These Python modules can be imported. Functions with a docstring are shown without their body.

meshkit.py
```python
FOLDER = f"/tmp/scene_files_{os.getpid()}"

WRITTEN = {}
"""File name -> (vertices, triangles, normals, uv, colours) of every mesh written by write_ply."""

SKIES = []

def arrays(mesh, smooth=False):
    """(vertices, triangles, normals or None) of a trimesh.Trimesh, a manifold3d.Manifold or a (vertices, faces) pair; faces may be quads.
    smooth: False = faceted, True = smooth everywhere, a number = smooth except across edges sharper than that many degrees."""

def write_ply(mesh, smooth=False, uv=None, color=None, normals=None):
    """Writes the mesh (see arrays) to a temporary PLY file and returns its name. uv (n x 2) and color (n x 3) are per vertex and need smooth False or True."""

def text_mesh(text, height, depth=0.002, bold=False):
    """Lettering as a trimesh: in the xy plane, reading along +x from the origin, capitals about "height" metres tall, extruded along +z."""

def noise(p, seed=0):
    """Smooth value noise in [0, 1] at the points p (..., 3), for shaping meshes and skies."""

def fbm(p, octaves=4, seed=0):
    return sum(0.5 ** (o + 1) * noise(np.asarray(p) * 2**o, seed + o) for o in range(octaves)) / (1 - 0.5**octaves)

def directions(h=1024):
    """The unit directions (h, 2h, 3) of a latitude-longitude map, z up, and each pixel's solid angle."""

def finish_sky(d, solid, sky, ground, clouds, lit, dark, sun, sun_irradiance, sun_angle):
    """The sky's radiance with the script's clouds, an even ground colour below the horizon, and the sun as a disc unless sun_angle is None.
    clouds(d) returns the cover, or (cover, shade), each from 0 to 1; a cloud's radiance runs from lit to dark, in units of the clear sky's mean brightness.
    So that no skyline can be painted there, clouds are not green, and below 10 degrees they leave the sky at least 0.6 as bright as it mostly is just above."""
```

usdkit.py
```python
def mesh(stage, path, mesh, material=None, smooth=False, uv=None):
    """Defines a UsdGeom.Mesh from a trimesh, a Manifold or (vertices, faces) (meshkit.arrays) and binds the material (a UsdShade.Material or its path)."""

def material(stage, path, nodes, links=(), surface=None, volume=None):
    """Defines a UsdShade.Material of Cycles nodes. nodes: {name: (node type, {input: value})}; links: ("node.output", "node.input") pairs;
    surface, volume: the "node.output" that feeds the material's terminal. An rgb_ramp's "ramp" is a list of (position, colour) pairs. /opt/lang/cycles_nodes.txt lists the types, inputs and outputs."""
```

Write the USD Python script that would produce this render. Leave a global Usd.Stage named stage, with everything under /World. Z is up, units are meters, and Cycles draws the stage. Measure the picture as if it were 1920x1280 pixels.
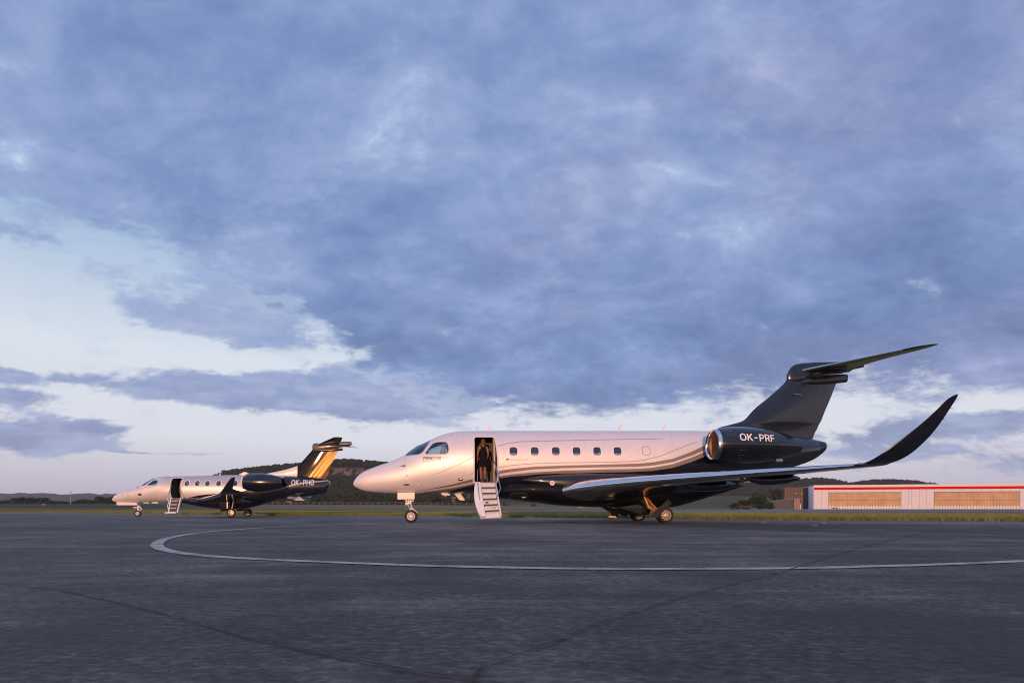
import math, random
import numpy as np
import trimesh
import manifold3d as m3
from scipy.interpolate import PchipInterpolator
from pxr import Usd, UsdGeom, UsdLux, UsdShade, Gf, Sdf, Vt
import usdkit, meshkit

stage = Usd.Stage.CreateInMemory()
UsdGeom.SetStageUpAxis(stage, UsdGeom.Tokens.z)
UsdGeom.SetStageMetersPerUnit(stage, 1.0)
UsdGeom.Xform.Define(stage, '/World')
UsdGeom.Scope.Define(stage, '/World/Looks')
PI = math.pi

# ------------------------------------------------------------------ camera
EYE = 0.58                       # height of the lens above the apron
FPX, CX, HY = 1100.0, 960.0, 951.4   # lens in pixels of the 1920 px wide photograph, its middle and its horizon
cam = UsdGeom.Camera.Define(stage, '/World/camera')
cam.CreateHorizontalApertureAttr(36.0)
cam.CreateVerticalApertureAttr(24.0)
cam.CreateFocalLengthAttr(FPX / 1920 * 36)
cam.CreateVerticalApertureOffsetAttr((HY - 640) / 1920 * 36)
cam.CreateClippingRangeAttr(Gf.Vec2f(0.05, 20000))
EXPOSURE = 0.0
cam.CreateExposureAttr(EXPOSURE)
cam.AddTranslateOp().Set(Gf.Vec3d(0, 0, EYE))
cam.AddRotateXOp().Set(90.0)

# ------------------------------------------------------------------ material graphs
class Ref:
    def __init__(s, g, node, out): s.g, s.node, s.out = g, node, out
    def __str__(s): return f'{s.node}.{s.out}'
    def _m(s, kind, *a): return s.g.math(kind, *a)
    def __add__(s, o): return s._m('add', s, o)
    def __radd__(s, o): return s._m('add', o, s)
    def __sub__(s, o): return s._m('subtract', s, o)
    def __rsub__(s, o): return s._m('subtract', o, s)
    def __mul__(s, o): return s._m('multiply', s, o)
    def __rmul__(s, o): return s._m('multiply', o, s)
    def __truediv__(s, o): return s._m('divide', s, o)

class G:
    """A graph of Cycles nodes; every call adds a node and returns its output."""
    def __init__(s): s.nodes, s.links, s.k = {}, [], 0
    def n(s, kind, out, **inp):
        name = f'n{s.k}'; s.k += 1
        fixed = {}
        for key, val in inp.items():
            if isinstance(val, Ref): s.links.append((str(val), f'{name}.{key}'))
            else: fixed[key] = val
        s.nodes[name] = (kind, fixed)
        return Ref(s, name, out)
    def math(s, kind, a, b=0.0, c=0.0, clamp=False):
        return s.n('math', 'value', math_type=kind, value1=a, value2=b, value3=c, use_clamp=clamp)
    def noise(s, vec, scale, detail=4.0, rough=0.55, dist=0.0, out='fac'):
        return s.n('noise_texture', out, vector=vec, scale=float(scale), detail=float(detail), roughness=float(rough), distortion=float(dist))
    def step(s, v, a, b, lo=0.0, hi=1.0):
        return s.n('map_range', 'result', range_type='smoothstep', value=v, from_min=float(a), from_max=float(b), to_min=float(lo), to_max=float(hi), clamp=True)
    def lin(s, v, a, b, lo=0.0, hi=1.0):
        return s.n('map_range', 'result', range_type='linear', value=v, from_min=float(a), from_max=float(b), to_min=float(lo), to_max=float(hi), clamp=True)
    def mix(s, fac, a, b, kind='mix'):
        return s.n('mix_color', 'result', blend_type=kind, fac=fac, a=a, b=b)
    def xyz(s, v): return tuple(s.n('separate_xyz', o, vector=v) for o in 'xyz')
    def vec(s, x, y, z): return s.n('combine_xyz', 'vector', x=x, y=y, z=z)
    def curve(s, v, pts, lo, hi):
        """A function of v, given by points (v, value), as a ramp over lo..hi."""
        t = s.lin(v, lo, hi)
        pts = sorted(pts)
        ramp = [((p - lo) / (hi - lo), (q, q, q)) for p, q in pts]
        return s.n('rgb_to_bw', 'val', color=s.n('rgb_ramp', 'color', ramp=ramp, fac=t))
    def pos(s): return s.n('geometry', 'position')
    def uv(s): return s.n('texture_coordinate', 'UV')
    def bump(s, h, dist, strength=1.0): return s.n('bump', 'normal', height=h, distance=float(dist), strength=float(strength))
    def make(s, name, surf=None, volume=None):
        return usdkit.material(stage, '/World/Looks/' + name, s.nodes, s.links, surface=None if surf is None else str(surf), volume=None if volume is None else str(volume))

# ------------------------------------------------------------------ sky and sun
SUN_EL, SUN_AZ = math.radians(4.2), math.atan2(-0.09, -0.996)      # low behind the photographer, a little to the left
SKY = 0.1
def lin(r, g, b):
    f = lambda c: (c / 255 / 12.92) if c / 255 < .04045 else ((c / 255 + .055) / 1.055) ** 2.4
    return (f(r), f(g), f(b))
def skyc(r, g, b, k=1.0 / SKY): return tuple(k * c for c in lin(r, g, b))

g = G()
d = g.n('texture_coordinate', 'generated')
dx, dy, dz = g.xyz(d)
az = g.math('arctan2', dx, dy)                                  # 0 in front, positive to the right
el = g.math('arcsine', dz)
ez = g.math('maximum', dz, 0.0) + 0.16
q = g.vec(dx / ez, dy / ez, 0.0)                                # the layer of cloud, seen from below
ez2 = g.math('maximum', dz, 0.0) + 0.55
q2 = g.vec(dx / ez2, dy / ez2, 0.0)
warp = g.noise(q, 0.9, 5, 0.6, 0.3, out='color')
wx, wy, wz = g.xyz(warp)
big = g.noise(g.n('mapping', 'vector', vector=q, scale=(1.15, 0.8, 1.0)), 0.85, 6, 0.58, 0.4)
fine = g.noise(g.n('mapping', 'vector', vector=q2, rotation=(0, 0, 0.25), scale=(1.0, 1.5, 1.0)), 7.5, 9, 0.62, 0.5)
soft = g.noise(g.n('mapping', 'vector', vector=q2, location=(3.1, 1.7, 0), rotation=(0, 0, -0.25), scale=(1.0, 1.5, 1.0)), 3.6, 7, 0.6, 0.3)
wisp = g.noise(g.n('mapping', 'vector', vector=q2, location=(7.3, 2.2, 0), rotation=(0, 0, 0.35), scale=(1.2, 1.2, 1.0)), 6.4, 10, 0.64, 0.5)
micro = g.noise(g.n('mapping', 'vector', vector=q2, location=(1.3, 5.2, 0), rotation=(0, 0, 0.3), scale=(1.0, 1.4, 1.0)), 21.0, 8, 0.66, 0.35)
n3 = g.noise(g.n('mapping', 'vector', vector=d, scale=(1.0, 1.0, 3.2)), 5.5, 8, 0.6, 0.4)
n3b = g.noise(g.n('mapping', 'vector', vector=d, location=(4.2, 0, 1), scale=(1.0, 1.0, 3.6)), 15.0, 8, 0.65, 0.3)
def AZ(x): return math.atan2(x - CX, FPX)
def EL(x, y): return math.atan2(HY - y, math.hypot(FPX, x - CX))
# clear sky, low: pale, a little violet towards the horizon
rs = g.n('sky_texture', 'color', sky_type='single_scattering', sun_disc=False, sun_elevation=SUN_EL, sun_rotation=SUN_AZ, altitude=250.0, air_density=1.0, aerosol_density=1.6, ozone_density=1.2)
t = g.lin(el, 0.0, 0.5)
clear = g.n('rgb_ramp', 'color', fac=t, ramp=[(0.0, skyc(184, 178, 200)), (0.10, skyc(203, 199, 214)), (0.22, skyc(222, 225, 235)), (0.45, skyc(220, 228, 239)), (0.75, skyc(170, 195, 225)), (1.0, skyc(120, 150, 205))])
toward = g.math('maximum', g.math('cosine', az - SUN_AZ), 0.0)
glow = g.math('multiply', g.math('power', toward, 2.0), g.step(el, 0.42, 0.0))
clear = g.mix(g.math('multiply', glow, 0.85), clear, g.mix(0.6, rs, skyc(255, 196, 150)))
# the deck of cloud
edge_px = [(-500, 370), (-150, 388), (0, 412), (130, 430), (260, 448), (340, 462), (430, 505), (520, 548), (590, 600), (640, 650), (720, 700), (810, 745), (900, 778), (1000, 786), (1100, 768), (1300, 758), (1450, 752), (1600, 738), (1920, 722), (2300, 700), (2900, 690)]
edge = g.curve(az, [(AZ(x), EL(x, y)) for x, y in edge_px], -1.25, 1.25)
rag = (n3 - 0.5) * 0.15 + (n3b - 0.5) * 0.10 + (fine - 0.5) * 0.10 + (micro - 0.5) * 0.07
over = el - edge + rag * g.lin(el, 0.0, 0.25, 0.45, 1.0)
deck = g.step(over, -0.02, 0.03)
tone = (big - 0.5) * 0.82 + (soft - 0.5) * 0.74 + (fine - 0.5) * 0.55 + (micro - 0.5) * 0.26 + g.lin(el, 0.12, 0.52, -0.08, 0.06)
sun_side = g.lin(el, 0.15, 0.60)
deckc = g.n('rgb_ramp', 'color', fac=g.lin(tone, -0.40, 0.30), ramp=[(0.0, skyc(92, 113, 160)), (0.28, skyc(112, 134, 182)), (0.55, skyc(130, 152, 199)), (0.78, skyc(150, 170, 213)), (0.9, skyc(170, 189, 226)), (1.0, skyc(200, 213, 238))])
violet = g.n('rgb_ramp', 'color', fac=g.lin(tone, -0.40, 0.30), ramp=[(0.0, skyc(103, 115, 158)), (0.4, skyc(127, 139, 183)), (0.7, skyc(149, 158, 202)), (0.9, skyc(172, 180, 217)), (1.0, skyc(196, 202, 230))])
deckc = g.mix(g.math('multiply', g.step(wx + g.lin(az, -0.5, 0.6, -0.12, 0.12) + g.lin(el, 0.1, 0.5, 0.06, -0.04), 0.45, 0.64), 0.7), deckc, violet)
tears = g.step(wisp, 0.575, 0.76) * g.step(fine, 0.46, 0.64)
deckc = g.mix(g.math('multiply', tears, 0.75), deckc, skyc(186, 202, 230))
col = g.mix(deck, clear, deckc)
# torn cloud below the deck's edge: (azimuth, elevation, half width, half height, weight) of each bank
banks = [(500, 555, 190, 62, .80), (370, 600, 210, 26, .72), (560, 500, 120, 45, .65), (560, 640, 90, 12, .4), (230, 520, 160, 40, .30), (360, 730, 120, 22, .95), (520, 738, 230, 28, 1.25), (700, 728, 170, 34, 1.15), (800, 752, 130, 30, 1.0),
         (60, 815, 150, 28, 1.3), (180, 795, 60, 9, .8), (20, 742, 90, 22, 1.0), (90, 700, 130, 10, .55), (0, 700, 60, 12, .9), (390, 841, 70, 3.5, .6), (260, 840, 40, 3, .5),
         (1660, 815, 190, 30, 1.05), (1850, 786, 150, 20, .9), (1700, 852, 240, 12, .55), (1880, 872, 170, 14, .7), (1640, 757, 60, 7, -.5)]
acc = None
wa, we = (wx - 0.5) * 0.10, (wy - 0.5) * 0.05
azw, elw = az + wa, el + we
for x, y, w, h, k in banks:
    a0, e0 = AZ(x), EL(x, y)
    sa, se = w / FPX / (1 + ((x - CX) / FPX) ** 2), h / math.hypot(FPX, x - CX)
    u = (azw - a0) * (1 / sa); v = (elw - e0) * (1 / se)
    r2 = u * u + v * v
    gss = g.math('multiply', g.math('exponent', r2 * -0.7), k)
    acc = gss if acc is None else acc + gss
bank = g.step(acc + (n3 - 0.5) * 1.2 + (n3b - 0.5) * 1.3 + (fine - 0.5) * 1.5 + (micro - 0.5) * 1.1, 0.36, 1.0)
bankc = g.n('rgb_ramp', 'color', fac=g.lin(el, 0.02, 0.36), ramp=[(0.0, skyc(146, 150, 186)), (0.25, skyc(134, 146, 188)), (0.6, skyc(140, 158, 204)), (1.0, skyc(150, 172, 216))])
bankc = g.mix(g.lin(n3b + (n3 - 0.5), 0.42, 0.75), bankc, skyc(168, 180, 216))
col = g.mix(g.math('multiply', bank, g.math('multiply', 0.92, g.math('subtract', 1.0, deck))), col, bankc)
# thin veil in the bright gap
veil = g.step(wisp + (n3b - 0.5) * 0.5, 0.50, 0.8) * g.step(el, 0.06, 0.2)
col = g.mix(g.math('multiply', veil, g.math('multiply', 0.35, g.math('subtract', 1.0, deck))), col, skyc(176, 190, 222))
# some of the physical sky stays in everywhere
col = g.mix(0.06, col, rs)
below = g.step(el, -0.01, -0.06)
col = g.mix(below, col, skyc(70, 70, 78))
sky_mat = g.make('sky_look', g.n('background_shader', 'background', color=col, strength=SKY * 1.03))
sky = UsdLux.DomeLight.Define(stage, '/World/sky')
UsdShade.MaterialBindingAPI.Apply(sky.GetPrim()).Bind(sky_mat)
sky.GetPrim().SetCustomDataByKey('kind', 'structure')

sun = UsdLux.DistantLight.Define(stage, '/World/sun')
sun.CreateIntensityAttr(0.80)
sun.CreateAngleAttr(0.55)
sun.CreateNormalizeAttr(True)
sun.CreateColorAttr(Gf.Vec3f(1.0, 0.50, 0.29))
sun_dir = np.array([math.sin(SUN_AZ) * math.cos(SUN_EL), math.cos(SUN_AZ) * math.cos(SUN_EL), math.sin(SUN_EL)])
_z = Gf.Vec3d(*map(float, sun_dir))
sun.AddTransformOp().Set(Gf.Matrix4d(Gf.Rotation(Gf.Vec3d(0, 0, 1), _z), Gf.Vec3d(0, 0, 0)))
# ------------------------------------------------------------------ scene helpers
_taken = set()
def numbered(path):
    p, k = path, 0
    while p in _taken:
        k += 1; p = f'{path}_{k:03d}'
    _taken.add(p)
    return p
def tag(prim, label=None, cat=None, group=None, kind=None):
    p = prim.GetPrim() if hasattr(prim, 'GetPrim') else prim
    for k, v in (('label', label), ('category', cat), ('group', group), ('kind', kind)):
        if v: p.SetCustomDataByKey(k, v)
    return p
def emit(name, v, f, mat, parent=None, normals=None, uv=None, smooth=None):
    """ONE Mesh prim; normals per vertex, or smooth = an angle in degrees."""
    base = '/World' if parent is None else str(parent.GetPath())
    path = numbered(f'{base}/{name}')
    v, f = np.asarray(v, float), np.asarray(f, int)
    if smooth is not None and normals is None:
        v, f, normals = meshkit.arrays((v, f) if f.shape[1] == 3 else trimesh.Trimesh(v, np.vstack([f[:, [0, 1, 2]], f[:, [0, 2, 3]]]), process=False), smooth)
    m = usdkit.mesh(stage, path, (v, f), mat, uv=uv)
    if normals is not None:
        m.CreateNormalsAttr(Vt.Vec3fArray.FromNumpy(np.asarray(normals, np.float32)))
        m.SetNormalsInterpolation('vertex')
    return m.GetPrim()
def emit_tm(name, tm, mat, parent=None, smooth=None):
    if hasattr(tm, 'to_mesh'):
        q = tm.to_mesh(); tm = trimesh.Trimesh(q.vert_properties[:, :3], q.tri_verts, process=False)
    return emit(name, tm.vertices, tm.faces, mat, parent, smooth=smooth)
def thing(name, label, cat, loc=(0, 0, 0), rz=0.0, group=None, scale=None):
    x = UsdGeom.Xform.Define(stage, numbered('/World/' + name))
    x.AddTranslateOp().Set(Gf.Vec3d(*map(float, loc)))
    x.AddRotateZOp().Set(math.degrees(rz))
    if scale is not None: x.AddScaleOp().Set(Gf.Vec3f(*map(float, scale)))
    return tag(x, label, cat, group)
def copy_of(src, name, label, cat, loc, rz=0.0, group=None, scale=None):
    p = thing(name, label, cat, loc, rz, group, scale)
    p.GetReferences().AddInternalReference(src.GetPath()); p.SetInstanceable(True)
    return p
def cat(*ms): return trimesh.util.concatenate([m for m in ms if m is not None])
def box(x0, x1, y0, y1, z0, z1, bev=0.0):
    if bev > 0:
        b = min(bev, (x1 - x0) * .45, (y1 - y0) * .45, (z1 - z0) * .45)
        pts = []
        for sx in (0, 1):
            for sy in (0, 1):
                for sz in (0, 1):
                    X, Y, Z = (x0, x1)[sx], (y0, y1)[sy], (z0, z1)[sz]
                    ex, ey, ez = (b, -b)[sx], (b, -b)[sy], (b, -b)[sz]
                    pts += [(X, Y + ey, Z + ez), (X + ex, Y, Z + ez), (X + ex, Y + ey, Z)]
        return trimesh.Trimesh(np.array(pts)).convex_hull
    t = trimesh.creation.box([x1 - x0, y1 - y0, z1 - z0]); t.apply_translation([(x0 + x1) / 2, (y0 + y1) / 2, (z0 + z1) / 2]); return t
def rod(a, b, r, r2=None, n=12):
    a, b = np.array(a, float), np.array(b, float)
    r2 = r if r2 is None else r2
    d = b - a; L = np.linalg.norm(d); d = d / L
    u = np.cross(d, [0, 0, 1.0]); u = np.cross(d, [1.0, 0, 0]) if np.linalg.norm(u) < 1e-3 else u
    u /= np.linalg.norm(u); w = np.cross(d, u)
    an = np.linspace(0, 2 * PI, n, endpoint=False)
    ring = np.outer(np.cos(an), u) + np.outer(np.sin(an), w)
    v = np.vstack([a + ring * r, b + ring * r2, a, b])
    f = []
    for i in range(n):
        j = (i + 1) % n
        f += [(i, j, n + j), (i, n + j, n + i), (2 * n, j, i), (2 * n + 1, n + i, n + j)]
    t = trimesh.Trimesh(v, f, process=False)
    if t.volume < 0: t.invert()
    return t
def tube(pts, r, n=10):
    pts = np.array(pts, float)
    ms = [rod(pts[i], pts[i + 1], r, n=n) for i in range(len(pts) - 1)]
    ms += [trimesh.creation.icosphere(1, r * 1.01) for _ in pts[1:-1]]
    for m, p in zip(ms[len(pts) - 1:], pts[1:-1]): m.apply_translation(p)
    return cat(*ms)
def revolve_y(prof, c, n=48):
    """Profile points (radius, y) turned round an axis along y through c."""
    prof = np.array(prof, float)
    an = np.linspace(0, 2 * PI, n, endpoint=False)
    v = np.array([[c[0] + r * math.cos(a), c[1] + y, c[2] + r * math.sin(a)] for a in an for r, y in prof])
    m = len(prof); f = []
    for i in range(n):
        j = (i + 1) % n
        for k in range(m - 1):
            a, b, e, d = i * m + k, i * m + k + 1, j * m + k + 1, j * m + k
            f += [(a, b, e), (a, e, d)]
    t = trimesh.Trimesh(v, f, process=False)
    return t
def revolve_x(prof, c, n=64, sy=1.0, sz=1.0):
    """Profile points (x, radius) turned round an axis along x through (y, z) = c."""
    prof = np.array(prof, float)
    an = np.linspace(0, 2 * PI, n, endpoint=False)
    v = np.array([[x, c[0] + sy * r * math.cos(a), c[1] + sz * r * math.sin(a)] for a in an for x, r in prof])
    m = len(prof); f = []
    for i in range(n):
        j = (i + 1) % n
        for k in range(m - 1):
            a, b, e, d = i * m + k, i * m + k + 1, j * m + k + 1, j * m + k
            f += [(a, e, b), (a, d, e)]
    return trimesh.Trimesh(v, f, process=False)
def mirror(tm):
    v = np.array(tm.vertices); v[:, 1] *= -1
    return trimesh.Trimesh(v, np.array(tm.faces)[:, ::-1], process=False)
def man(tm): return m3.Manifold(m3.Mesh(np.asarray(tm.vertices, np.float32), np.asarray(tm.faces, np.uint32)))
def hull_chain(joints, bones, segs=16):
    """joints {name: (xyz, r)}; bones pairs -> one Manifold of hulls of spheres."""
    out = []
    for a, b in bones:
        (pa, ra), (pb, rb) = joints[a], joints[b]
        out.append(m3.Manifold.batch_hull([m3.Manifold.sphere(ra, segs).translate(tuple(map(float, pa))), m3.Manifold.sphere(rb, segs).translate(tuple(map(float, pb)))]))
    return m3.Manifold.batch_boolean(out, m3.OpType.Add)

# ------------------------------------------------------------------ materials
def solid(name, color, rough=0.5, metal=0.0, coat=0.0, coat_rough=0.03, var=0.0, scale=6.0, bump=0.0, bscale=40.0, spec=0.5, trans=None):
    g = G()
    kw = dict(roughness=rough, metallic=metal, coat_weight=coat, coat_roughness=coat_rough, specular_ior_level=spec)
    if var > 0:
        nz = g.noise(g.n('texture_coordinate', 'object'), scale, 5, 0.6)
        kw['base_color'] = g.mix(g.lin(nz, 0.3, 0.7), tuple(c * (1 - var) for c in color), tuple(min(1, c * (1 + var)) for c in color))
        kw['roughness'] = g.lin(nz, 0.3, 0.7, max(0, rough * (1 - var)), min(1, rough * (1 + var)))
    else: kw['base_color'] = color
    if bump > 0:
        kw['normal'] = g.bump(g.noise(g.n('texture_coordinate', 'object'), bscale, 4, 0.6), bump)
    return g.make(name, g.n('principled_bsdf', 'BSDF', **kw))
M = {}
M['navy'] = solid('navy_paint', (0.005, 0.007, 0.013), 0.22, coat=.85, coat_rough=0.025, var=0.25, scale=1.5, bump=0.0015, bscale=1.3)
M['white_paint'] = solid('white_paint', (0.72, 0.70, 0.69), 0.3, coat=0.6, coat_rough=0.06, var=0.04)
M['chrome'] = solid('polished_metal', (0.80, 0.80, 0.82), 0.16, metal=1.0, var=0.08, scale=3)
M['steel'] = solid('dull_steel', (0.42, 0.41, 0.40), 0.38, metal=1.0, var=0.15)
M['window_ring'] = solid('window_ring', (0.86, 0.84, 0.83), 0.3)
M['gear_white'] = solid('gear_white', (0.78, 0.77, 0.75), 0.4, var=0.12, scale=12)
M['rim_gold'] = solid('rim_metal', (0.62, 0.52, 0.40), 0.36, metal=0.6, var=0.15, scale=9)
M['rim_white'] = solid('rim_white', (0.7, 0.69, 0.66), 0.4, var=0.1, scale=9)
M['tyre'] = solid('tyre_rubber', (0.017, 0.017, 0.018), 0.75, var=0.3, scale=14)
M['black'] = solid('black_trim', (0.010, 0.010, 0.011), 0.45, var=0.2)
M['matte_black'] = solid('matte_black', (0.008, 0.008, 0.009), 0.9, spec=0.1)
M['copper_duct'] = solid('copper_duct', (0.62, 0.36, 0.18), 0.42, metal=0.5, var=0.15)  # warm glow of the low sun in the intake, put into the colour
M['dark_duct'] = solid('duct_metal', (0.30, 0.27, 0.25), 0.4, metal=0.7, var=0.2)
M['fan'] = solid('fan_blade', (0.16, 0.15, 0.15), 0.35, metal=0.8, var=0.2)
M['lining'] = solid('cabin_lining', (0.36, 0.32, 0.28), 0.7, var=0.15, scale=4)
M['beige'] = solid('beige_lining', (0.52, 0.40, 0.27), 0.55, var=0.1, scale=4)
M['cream'] = solid('cream_leather', (0.60, 0.52, 0.44), 0.55, var=0.08)
M['lens'] = solid('lamp_lens', (0.85, 0.85, 0.83), 0.15, coat=1.0)
M['taupe'] = solid('taupe_paint', (0.20, 0.155, 0.135), 0.3, coat=0.6)
M['letter_white'] = solid('letter_white', (0.78, 0.78, 0.78), 0.4)
M['letter_dark'] = solid('letter_dark', (0.03, 0.028, 0.03), 0.4)
M['letter_pale'] = solid('letter_pale', (0.52, 0.44, 0.42), 0.35)
M['red'] = solid('red_mark', (0.45, 0.03, 0.03), 0.4)
M['navy_satin'] = solid('navy_satin', (0.007, 0.008, 0.012), 0.42, coat=.4, coat_rough=.12, var=.3, scale=1.2, spec=.5)
M['navy_belly'] = solid('navy_belly', (0.005, 0.006, 0.010), 0.6, coat=.35, coat_rough=.03, var=.3, scale=1.2, spec=.06)
M['brass'] = solid('gear_bronze', (0.50, 0.27, 0.10), 0.42, metal=0.5, var=0.25, scale=10)
M['blue_rail'] = solid('rail_metal', (0.45, 0.50, 0.60), 0.2, metal=1.0)
def make_glass():
    g = G()
    fr = g.n('fresnel', 'fac', IOR=1.5)
    tr = g.n('transparent_bsdf', 'BSDF', color=(0.84, 0.87, 0.90))
    gl = g.n('glossy_bsdf', 'BSDF', color=(1, 1, 1), roughness=0.02)
    return g.make('window_glass', g.n('mix_closure', 'closure', fac=g.math('minimum', fr * 2.2, 1.0), closure1=tr, closure2=gl))
M['glass'] = make_glass()
M['dark_panel'] = solid('dark_panel', (0.03, 0.026, 0.022), 0.5, var=.1)
M['pewter'] = solid('pewter_paint', (0.10, 0.092, 0.085), 0.3, coat=.6, var=.1)
# ------------------------------------------------------------------ the ground and what stands on it far off
rng = np.random.default_rng(7)
def on_ground(x, y, z=0.0):
    """The point at height z that the photograph shows at x, y."""
    Y = (EYE - z) * FPX / (y - HY)
    return np.array([(x - CX) / FPX * Y, Y])
def at_depth(x, y, Y): return np.array([(x - CX) / FPX * Y, Y, EYE + (HY - y) / FPX * Y])
def smooth01(t): t = np.clip(t, 0, 1); return t * t * (3 - 2 * t)
def terrain(X, Y):
    X, Y = np.asarray(X, float), np.asarray(Y, float)
    start = np.interp(X, [-200, -60, 0, 60, 120], [120, 150, 230, 290, 420])
    d = np.maximum(Y - start, 0)
    z = .0098 * d * smooth01(d / 80) * np.clip(1 - (d - 500) / 3000, .2, 1)
    z += 10.5 * np.exp(-(((X - 205) / 85) ** 2 + ((Y - 560) / 110) ** 2))
    z += (meshkit.fbm(np.stack([X / 90, Y / 90, 0 * X], -1), 3, 5) - .5) * 1.2 * smooth01((np.hypot(X, Y) - 300) / 400)
    return z
ang = np.concatenate([np.linspace(-62, 62, 170), np.linspace(62, 298, 60)[1:-1]]) * PI / 180
rad = np.concatenate([[0], np.geomspace(8, 90, 18), np.geomspace(95, 800, 56), np.geomspace(830, 5200, 24)])
AA, RR = np.meshgrid(ang, rad)
GX, GY = np.sin(AA) * RR, np.cos(AA) * RR
GZ = terrain(GX, GY) - .012
nA = len(ang); i = np.arange(len(rad) - 1)[:, None] * nA; j = np.arange(nA)[None]; j2 = (j + 1) % nA
gf = np.vstack([np.stack([i + j, i + nA + j, i + nA + j2], -1).reshape(-1, 3), np.stack([i + j, i + nA + j2, i + j2], -1).reshape(-1, 3)])
gv = np.stack([GX, GY, GZ], -1).reshape(-1, 3)
fn = np.cross(gv[gf[:, 1]] - gv[gf[:, 0]], gv[gf[:, 2]] - gv[gf[:, 0]]); gf[fn[:, 2] < 0] = gf[fn[:, 2] < 0][:, ::-1]
gf = gf[np.linalg.norm(fn, axis=1) > 1e-9]
def grass_mat():
    g = G(); p = g.pos(); x, y, z = g.xyz(p)
    n1 = g.noise(p, .035, 5, .6); n2 = g.noise(p, .35, 5, .6); n3_ = g.noise(p, 5.0, 4, .65)
    n4 = g.noise(g.n('mapping', 'vector', vector=p, rotation=(0, 0, .5), scale=(.25, 1.6, 1)), .05, 4, .6)
    near = g.mix(g.lin(n2, .3, .7), (.28, .26, .10), (.40, .34, .15))
    near = g.mix(g.lin(n3_, .35, .75), near, (.16, .18, .06))
    dry = g.mix(g.lin(n4, .35, .65), (.40, .32, .20), (.32, .28, .14))
    field = g.mix(g.lin(n4 + (n1 - .5), .3, .7), (.10, .135, .062), (.155, .17, .08))
    col = g.mix(g.step(y + (n1 - .5) * 60, 165, 215), near, dry)
    left = g.step(x + y * .45 + (n1 - .5) * 50, 15, -30)
    col = g.mix(g.step(y + (n1 - .5) * 30, 175, 205) * left, col, field)
    col = g.mix(g.step(y + (n1 - .5) * 40, 345, 400), col, field)
    nb = g.noise(p, 12.0, 3, .6)
    return g.make('grass_ground', g.n('principled_bsdf', 'BSDF', base_color=col, roughness=.95, specular_ior_level=.15, normal=g.n('bump', 'normal', height=g.noise(p, 1.1, 4, .7), distance=1.6, strength=1.0, normal=g.bump(nb, .5))))
M['grass'] = grass_mat()
p = emit('ground', gv, gf, M['grass'], smooth=60); tag(p, kind='structure')

# the apron, its joints and its painted line
edge_px_ = [(-700, 956.5), (-250, 958.8), (0, 960.5), (150, 961.8), (300, 963), (430, 965.2), (560, 966.8), (700, 967), (800, 967.2), (940, 969.5), (1200, 971.2), (1340, 973.5), (1560, 975.2), (1750, 976.5), (1920, 977.3), (2300, 980), (3600, 990)]
edge_w = np.array([on_ground(x, y) for x, y in edge_px_])
fine_edge = []
for a, b in zip(edge_w[:-1], edge_w[1:]):
    n = max(2, int(np.linalg.norm(b - a) / .5))
    for k in np.linspace(0, 1, n, endpoint=False): fine_edge.append(a + (b - a) * k)
fine_edge = np.array(fine_edge)
fine_edge[:, 1] += (meshkit.fbm(np.stack([fine_edge[:, 0] * .8, fine_edge[:, 0] * 0, fine_edge[:, 0] * 0], -1), 4, 3) - .5) * .5
apron = UsdGeom.Xform.Define(stage, numbered('/World/apron')).GetPrim(); tag(apron, kind='structure')
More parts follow.
